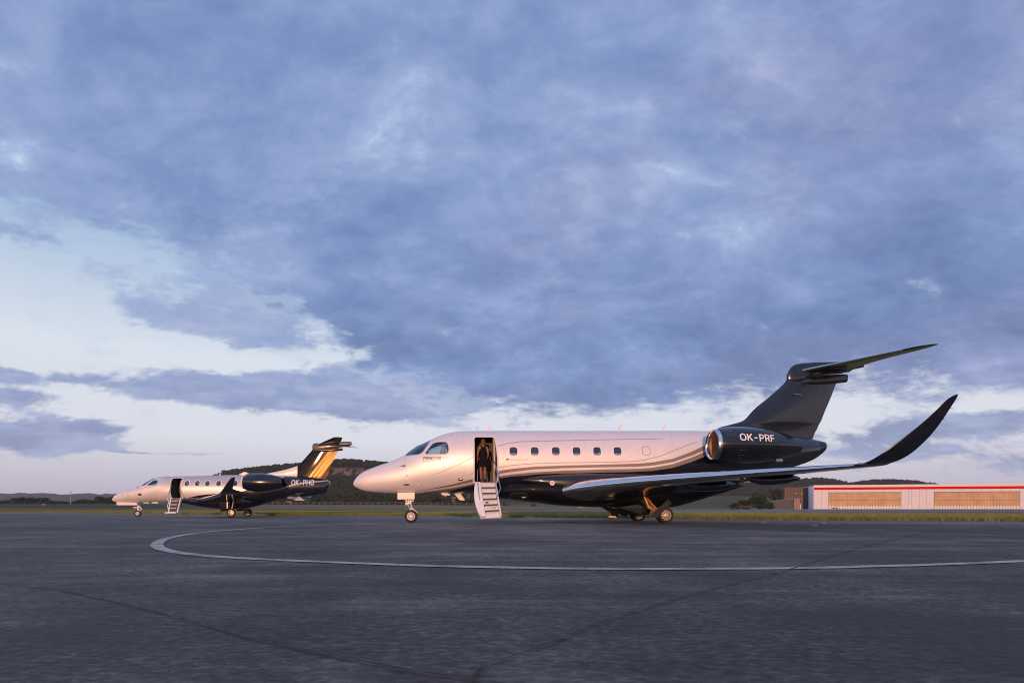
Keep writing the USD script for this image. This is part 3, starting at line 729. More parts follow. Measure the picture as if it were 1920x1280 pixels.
# ------------------------------------------------------------------ wheels
def wheel(parent, name, c, r, w, rim_mat, side=-1, holes=12, rim_r=0.62, label=None):
    """A tyre and rim with its axle along y, hub face on the given side. name is the part; tyre, rim and hub are its pieces."""
    x = UsdGeom.Xform.Define(stage, numbered(f'{parent.GetPath()}/{name}')).GetPrim()
    R = r * rim_r
    a = np.linspace(0, PI, 13)
    prof = [(R, -w * .36)] + [(R + (r - R) * (0.12 + 0.88 * math.sin(t) ** .62), -w * .5 * math.copysign(abs(math.cos(t)) ** .7, math.cos(t))) for t in a] + [(R, w * .36)]
    tm = revolve_y(prof, c, 48)
    emit_tm('tyre', tm, M['tyre'], x, smooth=40)
    ys = side * w * .36
    ring = revolve_y([(R * 1.02, ys * .7), (R * 1.03, ys * 1.08), (R * .93, ys * 1.1), (R * .86, ys * .75), (R * .80, ys * .6)], c, 48)
    emit_tm('rim', ring, rim_mat, x, smooth=40)
    sp = []
    for k in range(holes):
        t = 2 * PI * k / holes
        p0 = np.array([math.cos(t) * R * .30, ys * .80, math.sin(t) * R * .30]); p1 = np.array([math.cos(t) * R * .86, ys * .62, math.sin(t) * R * .86])
        b = box(0, np.linalg.norm(p1 - p0), -.02 * r / .3, .02 * r / .3, -R * .085, R * .085)
        M4 = np.eye(4); M4[:3, 0] = (p1 - p0) / np.linalg.norm(p1 - p0); M4[:3, 1] = (0, 1, 0); M4[:3, 2] = np.cross(M4[:3, 0], M4[:3, 1]); M4[:3, 3] = np.array(c) + p0
        b.apply_transform(M4); sp.append(b)
    emit_tm('spokes', cat(*sp), rim_mat, x)
    emit_tm('brake_disc', revolve_y([(0.001, ys * .3), (R * .9, ys * .3)], c, 32), M['black'], x)
    hub = revolve_y([(0.001, ys * 1.02), (R * .13, ys * 1.02), (R * .17, ys * .95), (R * .33, ys * .88), (R * .36, ys * .7)], c, 32)
    emit_tm('hub', hub, rim_mat, x, smooth=40)
    return x
def nacelle(J, name, prof, c, lip, duct, fan_s, fan_r, side, body_mat, throat_mat, lip_mat):
    x = UsdGeom.Xform.Define(stage, numbered(f'{J.root.GetPath()}/{name}')).GetPrim()
    cy, cz = -side * c[0], c[1]
    emit_tm('cowling', revolve_x(prof, (cy, cz)), body_mat, x, smooth=50)
    emit_tm('intake_lip', revolve_x(lip, (cy, cz)), lip_mat, x, smooth=60)
    emit_tm('intake_duct', revolve_x(duct, (cy, cz)), throat_mat, x, smooth=60)
    bl = []
    for k in range(22):
        t = 2 * PI * k / 22
        P = []
        for r, tw, ch in ((fan_r * .32, .9, .13), (fan_r * .65, .62, .17), (fan_r * .985, .38, .20)):
            u = np.array([0, math.cos(t), math.sin(t)]); q = np.array([0, -math.sin(t), math.cos(t)]); ax = np.array([1.0, 0, 0])
            dirn = ax * math.cos(tw + .5) + q * math.sin(tw + .5)
            P += [u * r - dirn * ch * fan_r, u * r + dirn * ch * fan_r]
        v = np.array(P) + (fan_s, cy, cz)
        bl.append(trimesh.Trimesh(v, [(0, 1, 3), (0, 3, 2), (2, 3, 5), (2, 5, 4)], process=False))
    fan = cat(*bl)
    emit_tm('fan', fan, M['fan'], x)
    emit_tm('spinner', revolve_x([(fan_s - fan_r * .55, 0.001), (fan_s - fan_r * .45, fan_r * .12), (fan_s - fan_r * .2, fan_r * .26), (fan_s + .02, fan_r * .34)], (cy, cz), 32), M['dark_duct'], x, smooth=60)
    emit_tm('duct_back', revolve_x([(fan_s + .12, .001), (fan_s + .12, fan_r * 1.02)], (cy, cz), 32), M['black'], x)
    return x
# ------------------------------------------------------------------ the large jet
A = Jet('business_jet', 'large pearl white and navy business jet with long upswept winglet, OK-PRF on its engine', -6.086, 22.5, math.radians(8.0))
R = A.root
top = A.pts([(662.5, 907.0), (666, 898.5), (671, 892), (683, 883.5), (700, 876.2), (716, 870.5), (733.7, 864.5), (756, 854.5), (771, 844), (786, 834.3), (803, 826.5), (820, 819), (837, 813), (855.6, 809.6), (884, 808.2), (960, 808), (1060, 808), (1180, 808), (1300, 808), (1380, 809), (1440, 812.5), (1511, 821), (1544, 828.2)])
bot = A.pts([(662.5, 908.0), (668, 913.3), (676, 917.4), (687, 920.4), (715, 923.4), (745, 924.8), (781, 925.2), (827, 925.3), (884, 925.3), (960, 926), (1060, 927), (1180, 927), (1300, 924), (1360, 917), (1395, 904), (1440, 889.5), (1482, 877), (1525, 861), (1537, 853), (1544, 846)])
sN = top[0][0]
wid = [(sN, 0.012), (sN + .12, .15), (sN + .35, .27), (sN + .8, .43), (sN + 1.4, .60), (sN + 2.2, .80), (sN + 3.0, .97), (sN + 3.9, 1.09), (sN + 5, 1.15), (sN + 8, 1.16), (sN + 12, 1.16), (sN + 14, 1.08), (sN + 16, .86), (sN + 18, .55), (sN + 19.0, .34), (sN + 19.4, .22)]
BODY = Body(top, bot, wid)
zf = 1.57                                     # cabin floor
# paint: one graph for the whole fuselage, the lines as drawn on its port side
def line(lst, p=1.12): return [A.at(x, y, p) for x, y in lst]
def jet_paint():
    g = G()
    u, v, _ = g.xyz(g.uv()); s, z = u * 20.0, v * 10.0
    W = 0.006
    def crv(l): return g.curve(s, l, -0.2, 19.8)
    dark = crv([(-.2, .2)] + line([(770, 928), (800, 926.5), (820, 923.6), (846, 917.8), (888, 908.4), (934, 896.3), (959, 892.5), (1000, 889.3), (1017, 887.8), (1074, 886.6), (1130, 885.2), (1186, 884), (1224, 882), (1261, 876.6), (1299, 864.4), (1327, 853), (1350, 842), (1372, 826), (1392, 805), (1402, 780)]) + [(19.8, 6.0)])
    t2t = crv([(-.2, .25)] + line([(785, 923.5), (799, 920.6), (846, 914.2), (888, 905.6), (934, 893), (959, 888.8), (1000, 884.9), (1060, 881.6), (1130, 879.8), (1200, 878.4), (1224, 876.4), (1261, 869.8), (1299, 856.4), (1327, 844.4), (1372, 817)]) + [(19.8, 6.0)])
    t1b = crv([(-.2, .6)] + line([(775, 920.6), (799, 917.2), (846, 911), (888, 902.6), (934, 888), (959, 884.2), (1000, 879.6), (1060, 877.2), (1130, 875.6), (1200, 874.2), (1224, 872.2), (1261, 866), (1299, 853), (1327, 841)]) + [(19.8, 6.1)])
    t1t = crv([(-.2, .62)] + line([(775, 920.2), (799, 916.4), (846, 907.5), (888, 896.8), (934, 882.5), (959, 878.6), (1000, 874.6), (1060, 872.2), (1130, 870.6), (1200, 868.6), (1224, 866.2), (1261, 859.6), (1299, 845.6), (1327, 832.6)]) + [(19.8, 6.2)])
    lb = crv([(-.2, 3.0)] + line([(862, 894), (888, 887), (934, 876), (959, 872), (1000, 868.8), (1055, 867.2), (1111, 866.6), (1186, 864.9), (1205, 862.6), (1240, 854), (1280, 838), (1300, 830.5), (1325, 824)]) + [(19.8, 5)])
    la = crv([(-.2, 1.9)] + line([(800, 892.8), (827, 884.3), (865, 868.3), (888, 856.3), (911, 845), (934, 835.5), (949, 830.8), (977, 826.7), (1092, 823.7), (1186, 821.8), (1300, 820.6)]) + [(19.8, 3.3)])
    def band(lo, hi): return g.step(z - lo, -W, W) * g.step(hi - z, -W, W)
    def thin(l, w, s0, s1): return g.step(g.math('absolute', z - l), w + W * .6, w - W * .4) * g.step(s, s0, s0 + .8) * g.step(s, s1, s1 - .8)
    nz = g.noise(g.vec(s, z, 0.0), 2.2, 4, .6)
    base = g.mix(g.lin(nz, .3, .7), (0.80, 0.76, 0.75), (0.85, 0.81, 0.80))
    col = base
    taupe = (0.21, 0.165, 0.145)
    sa = A.at(770, 900, 1.12)[0]
    aft = g.step(s, A.at(1352, 840, 1.1)[0], A.at(1350, 840, 1.1)[0])
    start = g.step(s, sa, sa + .6)
    col = g.mix(band(t1t * 1.0 - 9, t1t) * 0.0, col, taupe)
    m1 = g.math('multiply', g.step(z - t1b, -W, W) * g.step(t1t - z, -W, W), start)
    m2 = g.math('multiply', g.step(z - dark, -W, W) * g.step(t2t - z, -W, W), start)
    col = g.mix(m1 * 0.9, col, taupe)
    col = g.mix(m2 * 0.9, col, taupe)
    col = g.mix(thin(lb, .013, A.at(862, 894, 1.12)[0], A.at(1330, 824, 1.12)[0]) * .75, col, taupe)
    col = g.mix(thin(la, .015, A.at(798, 894, 1.12)[0], A.at(1262, 821, 1.12)[0]) * .7, col, (0.26, 0.22, 0.27))
    dk = g.step(dark - z, -W, W)
    col = g.mix(dk, col, (0.006, 0.009, 0.017))
    # skin joints
    seams = None
    for px in (694, 760, 870, 944, 1097, 1262, 1345, 1438, 1512):
        s0 = A.at(px, 860, 1.0)[0]
        q = g.step(g.math('absolute', s - s0), .009, .004)
        seams = q if seams is None else g.math('maximum', seams, q)
    col = g.mix(seams * .2, col, (0.10, 0.09, 0.09))
    rough = g.mix(dk, (0.47, .47, .47), (0.2, .2, .2))
    nrm = g.bump(g.noise(g.pos(), 1.1, 3, .5), 0.002)
    return g.make('large_jet_paint', g.n('principled_bsdf', 'BSDF', base_color=col, roughness=g.n('rgb_to_bw', 'val', color=rough), coat_weight=g.n('rgb_to_bw', 'val', color=g.mix(dk, (.22, .22, .22), (1., 1., 1.))), coat_roughness=g.n('rgb_to_bw', 'val', color=g.mix(dk, (.16, .16, .16), (.03, .03, .03))), metallic=g.n('rgb_to_bw', 'val', color=g.mix(dk, (.36, .36, .36), (.06, .06, .06))), normal=nrm))
M['jetA'] = jet_paint()

# openings: outlines in s, z
def win(px, py, w, h, p=1.1, n=3.4): 
    s, z = A.at(px, py, p); k = (A.o[1] + s * A.sn - p * A.c) / FPX
    return s, z, w * k / 2, h * k / 2
cabin_windows = [win(x, 845.6, 15.2, 16.4) for x in (962.6, 1002.4, 1042, 1080.8, 1119.2, 1157.6)]
plug = win(1211.5, 845, 15, 17)
side_glass = rounded(line([(793.5, 851.4), (797, 847), (810.5, 829.5), (817, 827), (826, 826), (837, 827), (840.5, 832), (842, 843), (839.5, 849.6), (835, 851.4)], .98), .07)
front_glass = rounded(line([(757.5, 853.6), (768, 843), (786, 830), (800, 821), (806, 824.5), (802, 833), (793, 846.5), (786.5, 851.5)], .62), .04)
door_out = rounded(line([(889.5, 817.5), (928.5, 817.5), (932.5, 860), (932.8, 904), (889.5, 904)], 1.1), .11)
def grown(cs, d): return cs.offset(d, m3.JoinType.Round, 2.0, 24)
TH = 0.11
shell = man(BODY.mesh(ns=190, nt=104)) - man(BODY.mesh(off=-TH, s0=sN + 2.6, s1=sN + 14.0, ns=90, nt=80))
def through(cs, y0=-4, y1=4): return cs.extrude(y1 - y0).rotate((90, 0, 0)).translate((0, y1, 0))
cuts = [through(m3.CrossSection([np.array(super_outline((s, z), w, h), np.float32)])) for s, z, w, h in cabin_windows]
cuts += [through(side_glass)]
cuts += [through(front_glass, -4, -.045), through(front_glass, .045, 4)]
cuts += [through(door_out, -4, -.35)]
shell = shell - m3.Manifold.batch_boolean(cuts, m3.OpType.Add)
on_body(BODY, 'fuselage', shell, M['jetA'], R, inner_mat=M['lining'], inner_name='cabin_lining')
for s, z, w, h in cabin_windows:
    cs = m3.CrossSection([np.array(super_outline((s, z), w, h), np.float32)])
    for sd in (-1, 1): patch(BODY, 'cabin_window', cs, M['glass'], R, sd, -.020, -.012)
    patch(BODY, 'window_frame', grown(cs, .026) - grown(cs, -.004), M['window_ring'], R, -1, -.004, .005)
    low_ = m3.CrossSection.square((2 * w, .55 * h)).translate((s - w, z - h))
    patch(BODY, 'window_shade', cs ^ low_, M['cream'], R, -1, -.060, -.050)  # added pale strip, stands for lit seats and tables behind the pane
s, z, w, h = plug
cs = m3.CrossSection([np.array(super_outline((s, z), w, h), np.float32)])
patch(BODY, 'window_plug', grown(cs, -.012), M['jetA'], R, -1, -.004, .006)
patch(BODY, 'plug_seal', grown(cs, .006) - grown(cs, -.010), M['taupe'], R, -1, -.004, .003)
for sd in (-1, 1):
    patch(BODY, 'cockpit_window', side_glass, M['glass'], R, sd, -.022, -.012)
    patch(BODY, 'windshield', front_glass, M['glass'], R, sd, -.022, -.012)
    patch(BODY, 'cockpit_window_frame', grown(side_glass, .03) - grown(side_glass, -.012), M['white_paint'] if sd < 0 else M['jetA'], R, sd, -.006, .005)
    patch(BODY, 'windshield_frame', grown(front_glass, .028) - grown(front_glass, -.012), M['chrome'], R, sd, -.006, .004)
patch(BODY, 'door_frame', grown(door_out, .05) - grown(door_out, -.01), M['white_paint'], R, -1, -.01, .012)
# inside
inner = man(BODY.mesh(off=-TH - .004, s0=sN + 2.65, s1=sN + 13.9, ns=80, nt=72))
emit_tm('cabin_floor', inner ^ man(box(sN + 2.6, sN + 13.9, -2, 2, zf - .25, zf)), M['black'], R)
ds0, ds1 = A.at(889.5, 860, 1.1)[0], A.at(932.5, 860, 1.1)[0]
emit_tm('galley_wall', inner ^ man(box(ds1 + .02, ds1 + .07, -2, -.38, zf + .002, 4.2)), M['beige'], R)
emit_tm('door_jamb', inner ^ man(box(ds1 - .13, ds1 - .07, -1.02, -.66, zf + .002, 3.30)), M['beige'], R)
emit_tm('galley_cabinet', inner ^ man(box(ds0 - .05, ds1 + .015, .32, 2, zf + .002, 4.2)), M['black'], R)
emit_tm('cockpit_bulkhead', inner ^ man(box(ds0 - .32, ds0 - .26, -2, 2, zf + .002, 4.2)), M['dark_panel'], R)
sc, zc_ = A.at(832, 846, .6)
for sd in (-1, 1):
    emit_tm('cockpit_seat', cat(box(sc - .1, sc + .06, sd * .52 - .23, sd * .52 + .23, zf + .4, zc_ + .18, .05), box(sc - .04, sc + .07, sd * .52 - .12, sd * .52 + .12, zc_ + .17, zc_ + .42, .05), box(sc - .55, sc, sd * .52 - .24, sd * .52 + .24, zf + .3, zf + .45, .05)), M['cream'], R, smooth=40)
emit_tm('instrument_panel', inner ^ man(box(sc - 1.05, sc - .95, -1, 1, 2.0, 2.62)), M['black'], R)
for px in (1016, 1052, 1092, 1132):
    s0, _ = A.at(px, 845, .6)
    for sd in (-1, 1):
        emit_tm('cabin_seat', cat(box(s0, s0 + .14, sd * .60 - .26, sd * .60 + .26, zf + .42, zf + 1.14, .05), box(s0 - .48, s0 + .05, sd * .60 - .28, sd * .60 + .28, zf + .25, zf + .45, .06)), M['cream'], R, smooth=40)

# belly fairing and wing root fairings
fb = A.pts([(900, 925), (938, 934), (1000, 941.2), (1036, 946), (1081, 949), (1137, 950.2), (1200, 951.6), (1250, 951), (1285, 943), (1320, 932.5), (1357, 921), (1380, 912)])
s9 = fb[0][0]; s8 = fb[-1][0]
FAIR = Body([(s9, 1.13), (s9 + .5, 1.42), (s9 + 1.2, 1.62), (s9 + 2.5, 1.78), (s9 + 5, 1.80), (s9 + 8, 1.74), (s8 - .6, 1.6), (s8, 1.50)], fb, [(s9, .25), (s9 + .4, .80), (s9 + 1.2, 1.16), (s9 + 2.4, 1.42), (s9 + 4, 1.52), (s9 + 7, 1.48), (s8 - 1, 1.0), (s8, .7)], n=2.5)
emit_body('belly_fairing', FAIR, M['navy_belly'], R, 80, 64)
def root_fairing(sd):
    p = 1.28
    tp = A.pts([(979.5, 900.5), (985, 897), (1010, 892), (1050, 888.6), (1090, 886.8), (1186, 887.2), (1240, 889.6), (1290, 894), (1340, 897)], p)
    bt = A.pts([(979.5, 901.2), (985, 903), (1010, 909.5), (1050, 920), (1090, 926), (1186, 926), (1240, 920), (1290, 912), (1340, 905)], p)
    q0, q1 = tp[0][0], tp[-1][0]
    return Body(tp, bt, [(q0, .02), (q0 + .3, .22), (q0 + 1, .38), (q0 + 2, .48), (q0 + 4.5, .45), (q1 - 1, .25), (q1, .08)], n=2.3, yc=-sd * 1.06)
for sd in (1, -1): emit_body('wing_root_fairing', root_fairing(sd), M['navy_satin'], R, 60, 48)
RF = root_fairing(1)
s, z = A.at(1035.5, 905.2, 1.45); y = RF.yc - RF.side(np.array([s]), np.array([z]))[0]
emit_tm('landing_light', revolve_y([(.001, -.018), (.045, -.018), (.05, -.012), (.05, .03)], (s, y, z), 24), M['cream'], R, smooth=40)
emit_tm('light_ring', revolve_y([(.052, -.012), (.06, -.024), (.088, -.022), (.098, -.008), (.098, .05)], (s, y, z), 32), M['letter_white'], R, smooth=50)

# wings
def wing_sections(J, table):
    out = []
    for (x, y, p, chord, t, cant, twist) in table:
        s, z = J.at(x, y, p)
        if chord < 0: chord = J.at(-chord, y, p)[0] - s
        out.append({'le': (s, -p, z), 'chord': chord, 't': t, 'up': (math.sin(cant), math.cos(cant)), 'twist': twist})
    return out
# cant turns the section's up towards the fuselage as the wing bends upwards; y is -p, so inboard is +y
wingA = wing_sections(A, [(1010, 921, 0.9, 4.9, .13, 0, -.01), (1053, 919, 1.45, 4.35, .185, .03, -.012), (1078, 914.5, 1.95, 3.85, .17, .05, -.012), (1155, 905.5, 3.2, 3.15, .145, .06, -.01), (1280, 895.5, 5.0, 2.6, .13, .06, 0), (1440, 883.8, 7.4, 1.8, .115, .06, .01), (1560, 875.3, 9.05, 1.18, .11, .07, .012),
                          (1600, 872.2, 9.55, .88, .105, .10, .012), (1624, 866.6, 9.80, -1674, .10, .35, .01), (1650, 852.5, 10.02, -1703, .095, .75, .0), (1688, 824.8, 10.22, -1735.5, .09, 1.02, 0), (1730, 791.6, 10.40, -1763.5, .085, 1.12, 0), (1758, 766, 10.52, -1780.5, .08, 1.18, 0), (1776, 748.5, 10.60, -1792, .08, 1.2, 0), (1787, 741.5, 10.64, -1795.5, .08, 1.2, 0), (1796, 738.6, 10.66, -1797.3, .08, 1.2, 0)])
KR = 4; NLE = 15                               # foil points forward of which the skin is bare metal
def build_wing(J, sections, mat, kmetal, lemat, jw=6, name='wing', wl='winglet'):
    for sd in (1, -1):
        sec = refine(sections if sd > 0 else flip_sections(sections), KR)
        P, N = loft(sec)
        mid = (P.shape[1] - 1) // 2
        j0, j1 = mid - jw, mid + jw
        km = kmetal * KR
        emit_loft('leading_edge', P, N, lemat, J.root, KR, km, j0, j1)
        emit_loft('wing_root_cuff', P, N, mat, J.root, 0, KR, j0, j1)
        emit_loft(name, P, N, mat, J.root, 0, km, 0, j0, cap0=False)
        emit_loft(name + '_underside', P, N, mat, J.root, 0, km, j1, P.shape[1] - 1)
        emit_loft(wl, P, N, mat, J.root, km, len(sec) - 1, 0, P.shape[1] - 1, cap1=True)
build_wing(A, wingA, M['navy'], 7, M['chrome'], 7)
# flap track fairings
def canoe(J, name, l, p, w, mat, both=True, n=2.2):
    tp = [J.at(a, b, p) for a, b, c in l]; bt = [J.at(a, c, p) for a, b, c in l]
    q0, q1 = tp[0][0], tp[-1][0]
    ws = [(q0, .03), (q0 + .2 * (q1 - q0), w * .8), (q0 + .5 * (q1 - q0), w), (q0 + .85 * (q1 - q0), w * .75), (q1, w * .35)]
    for sd in ((1, -1) if both else (1,)):
        emit_body(name, Body(tp, bt, ws, n=n, yc=-sd * p), mat, J.root, 36, 28)
canoe(A, 'flap_fairing', [(1388, 897, 898), (1405, 893, 902.5), (1432, 891, 909.3), (1470, 889.6, 907), (1484, 889.4, 903.5), (1492, 891.6, 901.5), (1498.5, 894, 899)], 6.2, .20, M['navy'])
canoe(A, 'flap_fairing', [(1262, 906, 907), (1285, 903, 915), (1315, 901.5, 921), (1350, 900.5, 919.5), (1366, 902, 915), (1379, 906, 908.5)], 3.9, .22, M['navy'])
# static wicks on the winglet
for (x0, y0, x1, y1) in ((1780.5, 765, 1791, 766), (1765, 785.5, 1775.5, 786.8)):
    s0, z0 = A.at(x0, y0, 10.5); s1, z1 = A.at(x1, y1, 10.5)
    emit_tm('static_wick', rod((s0, -10.5, z0), (s1, -10.5, z1), .006, .003, 6), M['black'], R)
s, z = A.at(1618, 869.5, 9.82)
emit_tm('navigation_light', m3.Manifold.sphere(1, 20).scale((.13, .05, .035)).translate((s, -9.80, z)), M['glass'], R, smooth=60)

# engines
s0, zc = A.at(1334.5, 829.5, 1.98)
zb = A.at(1400, 834.5, 2.0)[1]
prof = [(s0 + .14, .595), (s0 + .3, .64), (s0 + .6, .685), (s0 + 1.0, .71), (s0 + 1.5, .70), (s0 + 2.0, .665), (s0 + 2.5, .59), (s0 + 2.9, .50), (s0 + 3.25, .405), (s0 + 3.55, .325), (s0 + 3.56, .29), (s0 + 3.3, .28)]
lip = [(s0 + .14, .596), (s0 + .06, .582), (s0 + .015, .565), (s0, .548), (s0 + .012, .528), (s0 + .06, .508), (s0 + .16, .495)]
duct = [(s0 + .16, .495), (s0 + .3, .488), (s0 + .55, .50), (s0 + .95, .52)]
for sd in (1, -1):
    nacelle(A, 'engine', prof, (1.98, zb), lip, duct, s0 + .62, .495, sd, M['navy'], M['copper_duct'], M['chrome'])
    emit_tm('engine_pylon', box(s0 + .9, s0 + 3.0, min(-sd * .7, -sd * 1.6), max(-sd * .7, -sd * 1.6), zb - .02, zb + .16, .05), M['navy'], R)
# letters on the cowling
class Cowl:
    yc = -1.98
    def side(s, S, Z):
        r = np.interp(S, [a for a, _ in prof[:10]], [b for _, b in prof[:10]])
        return np.sqrt(np.maximum(r ** 2 - (Z - zb) ** 2, 0))
sL, zL = A.at(1385.5, 825.2, 2.62); sR, zR = A.at(1451.5, 827.6, 2.6)
t = meshkit.text_mesh('OK-PRF', .25, bold=True); wt = t.bounds[1][0] - t.bounds[0][0]
hL = A.at(1385.5, 812.2, 2.62)[1] - zL
lettering('registration', 'OK-PRF', Cowl(), sL, zL, hL, M['letter_white'], R, tilt=math.atan2(zR - zL, sR - sL), stretch=(sR - sL) / (wt * hL / .25))
# small vents and fasteners on the cowling
for (x, y) in ((1370, 804), (1375, 806), (1371, 812), (1376, 813), (1373, 824), (1377, 824.6), (1456, 826), (1460, 827), (1390, 843), (1398, 843), (1390, 852), (1396, 852), (1392, 857.5)):
    s, z = A.at(x, y, 2.65); y_ = Cowl.yc - Cowl().side(np.array([s]), np.array([z]))[0]
    emit_tm('fastener', m3.Manifold.sphere(1, 12).scale((.020, .012, .014)).translate((float(s), float(y_), float(z))), M['steel'], R)
s, z = A.at(1460, 862.5, 2.3)
emit_tm('vent', box(s - .14, s + .14, -2.38, -2.22, z - .06, z + .06, .02), M['steel'], R)

# fin, rudder and tailplane
finpx = [(1330, 1522.5, 822.5, .05), (1345, 1530, 803, .06), (1368, 1533.5, 796, .07), (1392, 1537.5, 789, .085), (1415, 1547, 766, .095), (1449, 1559, 738, .10), (1474, 1568.5, 713, .105), (1478, 1573, 700, .10)]
fs = []
for xl, xt, y, t in finpx:
    s0_, z = A.at(xl, y); s1_, _ = A.at(xt, y)
    fs.append((s0_, z, s1_ - s0_, t))
fs = [(fs[0][0] - .1, fs[0][1] - .55, fs[0][2] - .12, .05)] + fs
def build_fin(J, fs, mat, mat2, cut=.70, name='fin', k=5, wob=0.0):
    sec = refine([{'le': (a, 0, z), 'chord': c, 't': t, 'up': (0, 0)} for a, z, c, t in fs], k)
    P = []
    for q in sec:
        x, yy = foil(q['t'], 40, camber=0)
        P.append(np.stack([q['le'][0] + x * q['chord'], yy * q['chord'], np.full(len(x), q['le'][2])], 1))
    P = np.array(P); du = np.gradient(P, axis=0); dv = np.gradient(P, axis=1); n = np.cross(du, dv); n /= np.maximum(np.linalg.norm(n, axis=2, keepdims=True), 1e-9)
    if ((P - P.mean(1, keepdims=True)) * n).sum() < 0: n = -n
    x, _ = foil(.1, 40, camber=0); mid = (len(x) - 1) // 2
    jc = int(np.argmin(np.abs(x[:mid] - cut)))
    J1 = len(x) - 1
    emit_loft(name, P, n, mat, J.root, 0, len(sec) - 1, jc, J1 - jc, cap1=True)
    # the rudder starts a finger's width behind the fin
    gap = .006
    Q = P.copy(); Q[:, :, 0] += gap
    emit_loft('rudder', Q, n, mat2, J.root, k, len(sec) - 1, 0, jc)
    emit_loft('rudder', Q, n, mat2, J.root, k, len(sec) - 1, J1 - jc, J1)
    return P
build_fin(A, fs, M['navy'], M['navy'])
# dorsal fillet ahead of the fin is part of the first fin sections; bullet fairings at the top
bt = A.pts([(1475, 707), (1478, 698), (1482, 690), (1490, 683.5), (1504, 681), (1540, 679.2), (1575, 678.2), (1600, 678.2), (1618, 679.5)])
bb = A.pts([(1474, 706), (1477, 713), (1482, 717), (1491, 718.5), (1504, 717), (1511, 709), (1518, 703), (1540, 699.5), (1575, 696.5), (1600, 692.5), (1618, 688.5)])
q0, q1 = bt[0][0], bt[-1][0]
BUL = Body(bt, bb, [(q0, .02), (q0 + .12, .10), (q0 + .4, .15), (q0 + .9, .17), (q0 + 1.6, .15), (q1 - .4, .11), (q1, .08)], n=3.6)
emit_body('tail_bullet', BUL, M['navy'], R, 50, 40)
bt2 = A.pts([(1500, 709), (1520, 707), (1550, 704), (1575, 702), (1586, 701.6)]); bb2 = A.pts([(1500, 722), (1520, 722), (1550, 720.5), (1575, 718), (1586, 716.5)])
q0, q1 = bt2[0][0], bt2[-1][0]
emit_body('fin_cap', Body(bt2, bb2, [(q0, .12), (q0 + .5, .2), (q0 + 1.2, .2), (q1, .13)], n=3.0, nose=False), M['navy'], R, 24, 32)
s, z = A.at(1618.5, 684.5)
emit_tm('tail_light', m3.Manifold.sphere(1, 20).scale((.09, .06, .085)).translate((s, 0, z)), M['lens'], R, smooth=60)
tail = []
for x, y, p, xt, t in ((1500, 694.5, .1, 1592, .10), (1560, 682.6, 1.05, 1618, .10), (1630, 668, 2.2, 1670, .10), (1692, 655.2, 3.15, 1723, .10), (1716, 650, 3.48, 1742, .095), (1738, 646.4, 3.72, 1755, .07), (1755, 644.6, 3.80, 1759.5, .06)):
    s, z = A.at(x, y, p); s1, _ = A.at(xt, y, p)
    tail.append({'le': (s, -p, z), 'chord': max(s1 - s, .05), 't': t, 'up': (0, 1), 'twist': 0.0, 'camber': 0})
for sd in (1, -1):
    sec = refine(tail if sd > 0 else flip_sections(tail), 4)
    P, N = loft(sec); mid = (P.shape[1] - 1) // 2
    emit_loft('tailplane_edge', P, N, M['chrome'], R, 0, 12, mid - 4, mid + 4)
    emit_loft('tailplane', P, N, M['navy'], R, 0, 12, 0, mid - 4); emit_loft('tailplane_underside', P, N, M['navy'], R, 0, 12, mid + 4, P.shape[1] - 1)
    emit_loft('tailplane_tip', P, N, M['navy'], R, 12, len(sec) - 1, 0, P.shape[1] - 1, cap1=True)
s, z = A.at(1493, 740, .15)
emit_tm('fin_light', box(s - .14, s + .18, -.24, -.16, z - .02, z + .025, .01), M['steel'], R)
# antennas
def blade(J, name, pts, p, w, mat):
    cs = m3.CrossSection([np.array([J.at(x, y, p) for x, y in pts], np.float32)])
    if cs.area() <= 0: cs = m3.CrossSection([np.array([J.at(x, y, p) for x, y in pts[::-1]], np.float32)])
    emit_tm(name, cs.extrude(w).rotate((90, 0, 0)).translate((0, -p + w / 2, 0)), mat, J.root)
blade(A, 'antenna', [(907, 809), (914, 805), (919.5, 797), (921.5, 797), (919, 805), (920, 809)], 0, .03, M['white_paint'])
blade(A, 'antenna', [(1152, 809), (1159, 804.5), (1164, 795), (1166, 795), (1164, 803), (1163, 809)], 0, .03, M['white_paint'])
blade(A, 'antenna', [(1236, 809), (1242, 805), (1246, 797.5), (1248, 797.5), (1246, 804), (1246, 809)], 0, .03, M['white_paint'])
blade(A, 'antenna', [(850, 923), (862, 923), (872, 937), (867, 938), (861, 936.5)], 0, .03, M['white_paint'])
blade(A, 'antenna', [(826, 924), (831, 922), (844, 926), (843, 928), (830, 928)], 0.2, .04, M['white_paint'])
# probes, latches and lights of the nose
def on_skin(x, y, p=0.8):
    s, z = A.at(x, y, p)
    for _ in range(3):
        p = float(BODY.side(np.array([s]), np.array([z]))[0]); s, z = A.at(x, y, p)
    return s, -p, z
def probe(x, y, L, a=0.0):
    s, y_, z = on_skin(x, y)
    emit_tm('air_data_probe', cat(rod((s + .04, y_ + .02, z), (s, y_ - .07, z), .022, .014, 8), rod((s + .02, y_ - .07, z), (s - L, y_ - .08, z - a), .014, .007, 8)), M['steel'], R)
    emit_tm('probe_plate', m3.Manifold.sphere(1, 20).scale((.11, .02, .045)).translate((s + .03, y_, z)), M['black'] if y > 890 else M['steel'], R)
probe(758, 873, .17); probe(761.5, 907.5, .13, .03)
for x, y, r, m in ((763.5, 890.7, .035, 'steel'), (734.5, 865.6, .03, 'steel'), (786, 908, .05, 'letter_pale')):
    s, y_, z = on_skin(x, y)
    emit_tm('static_port', m3.Manifold.sphere(1, 16).scale((r, .012, r)).translate((s, y_, z)), M[m], R)
s, y_, z = on_skin(863.5, 897.8)
emit_tm('service_panel', box(s - .085, s + .085, y_ - .02, y_ + .1, z - .055, z + .055, .02), M['black'], R)
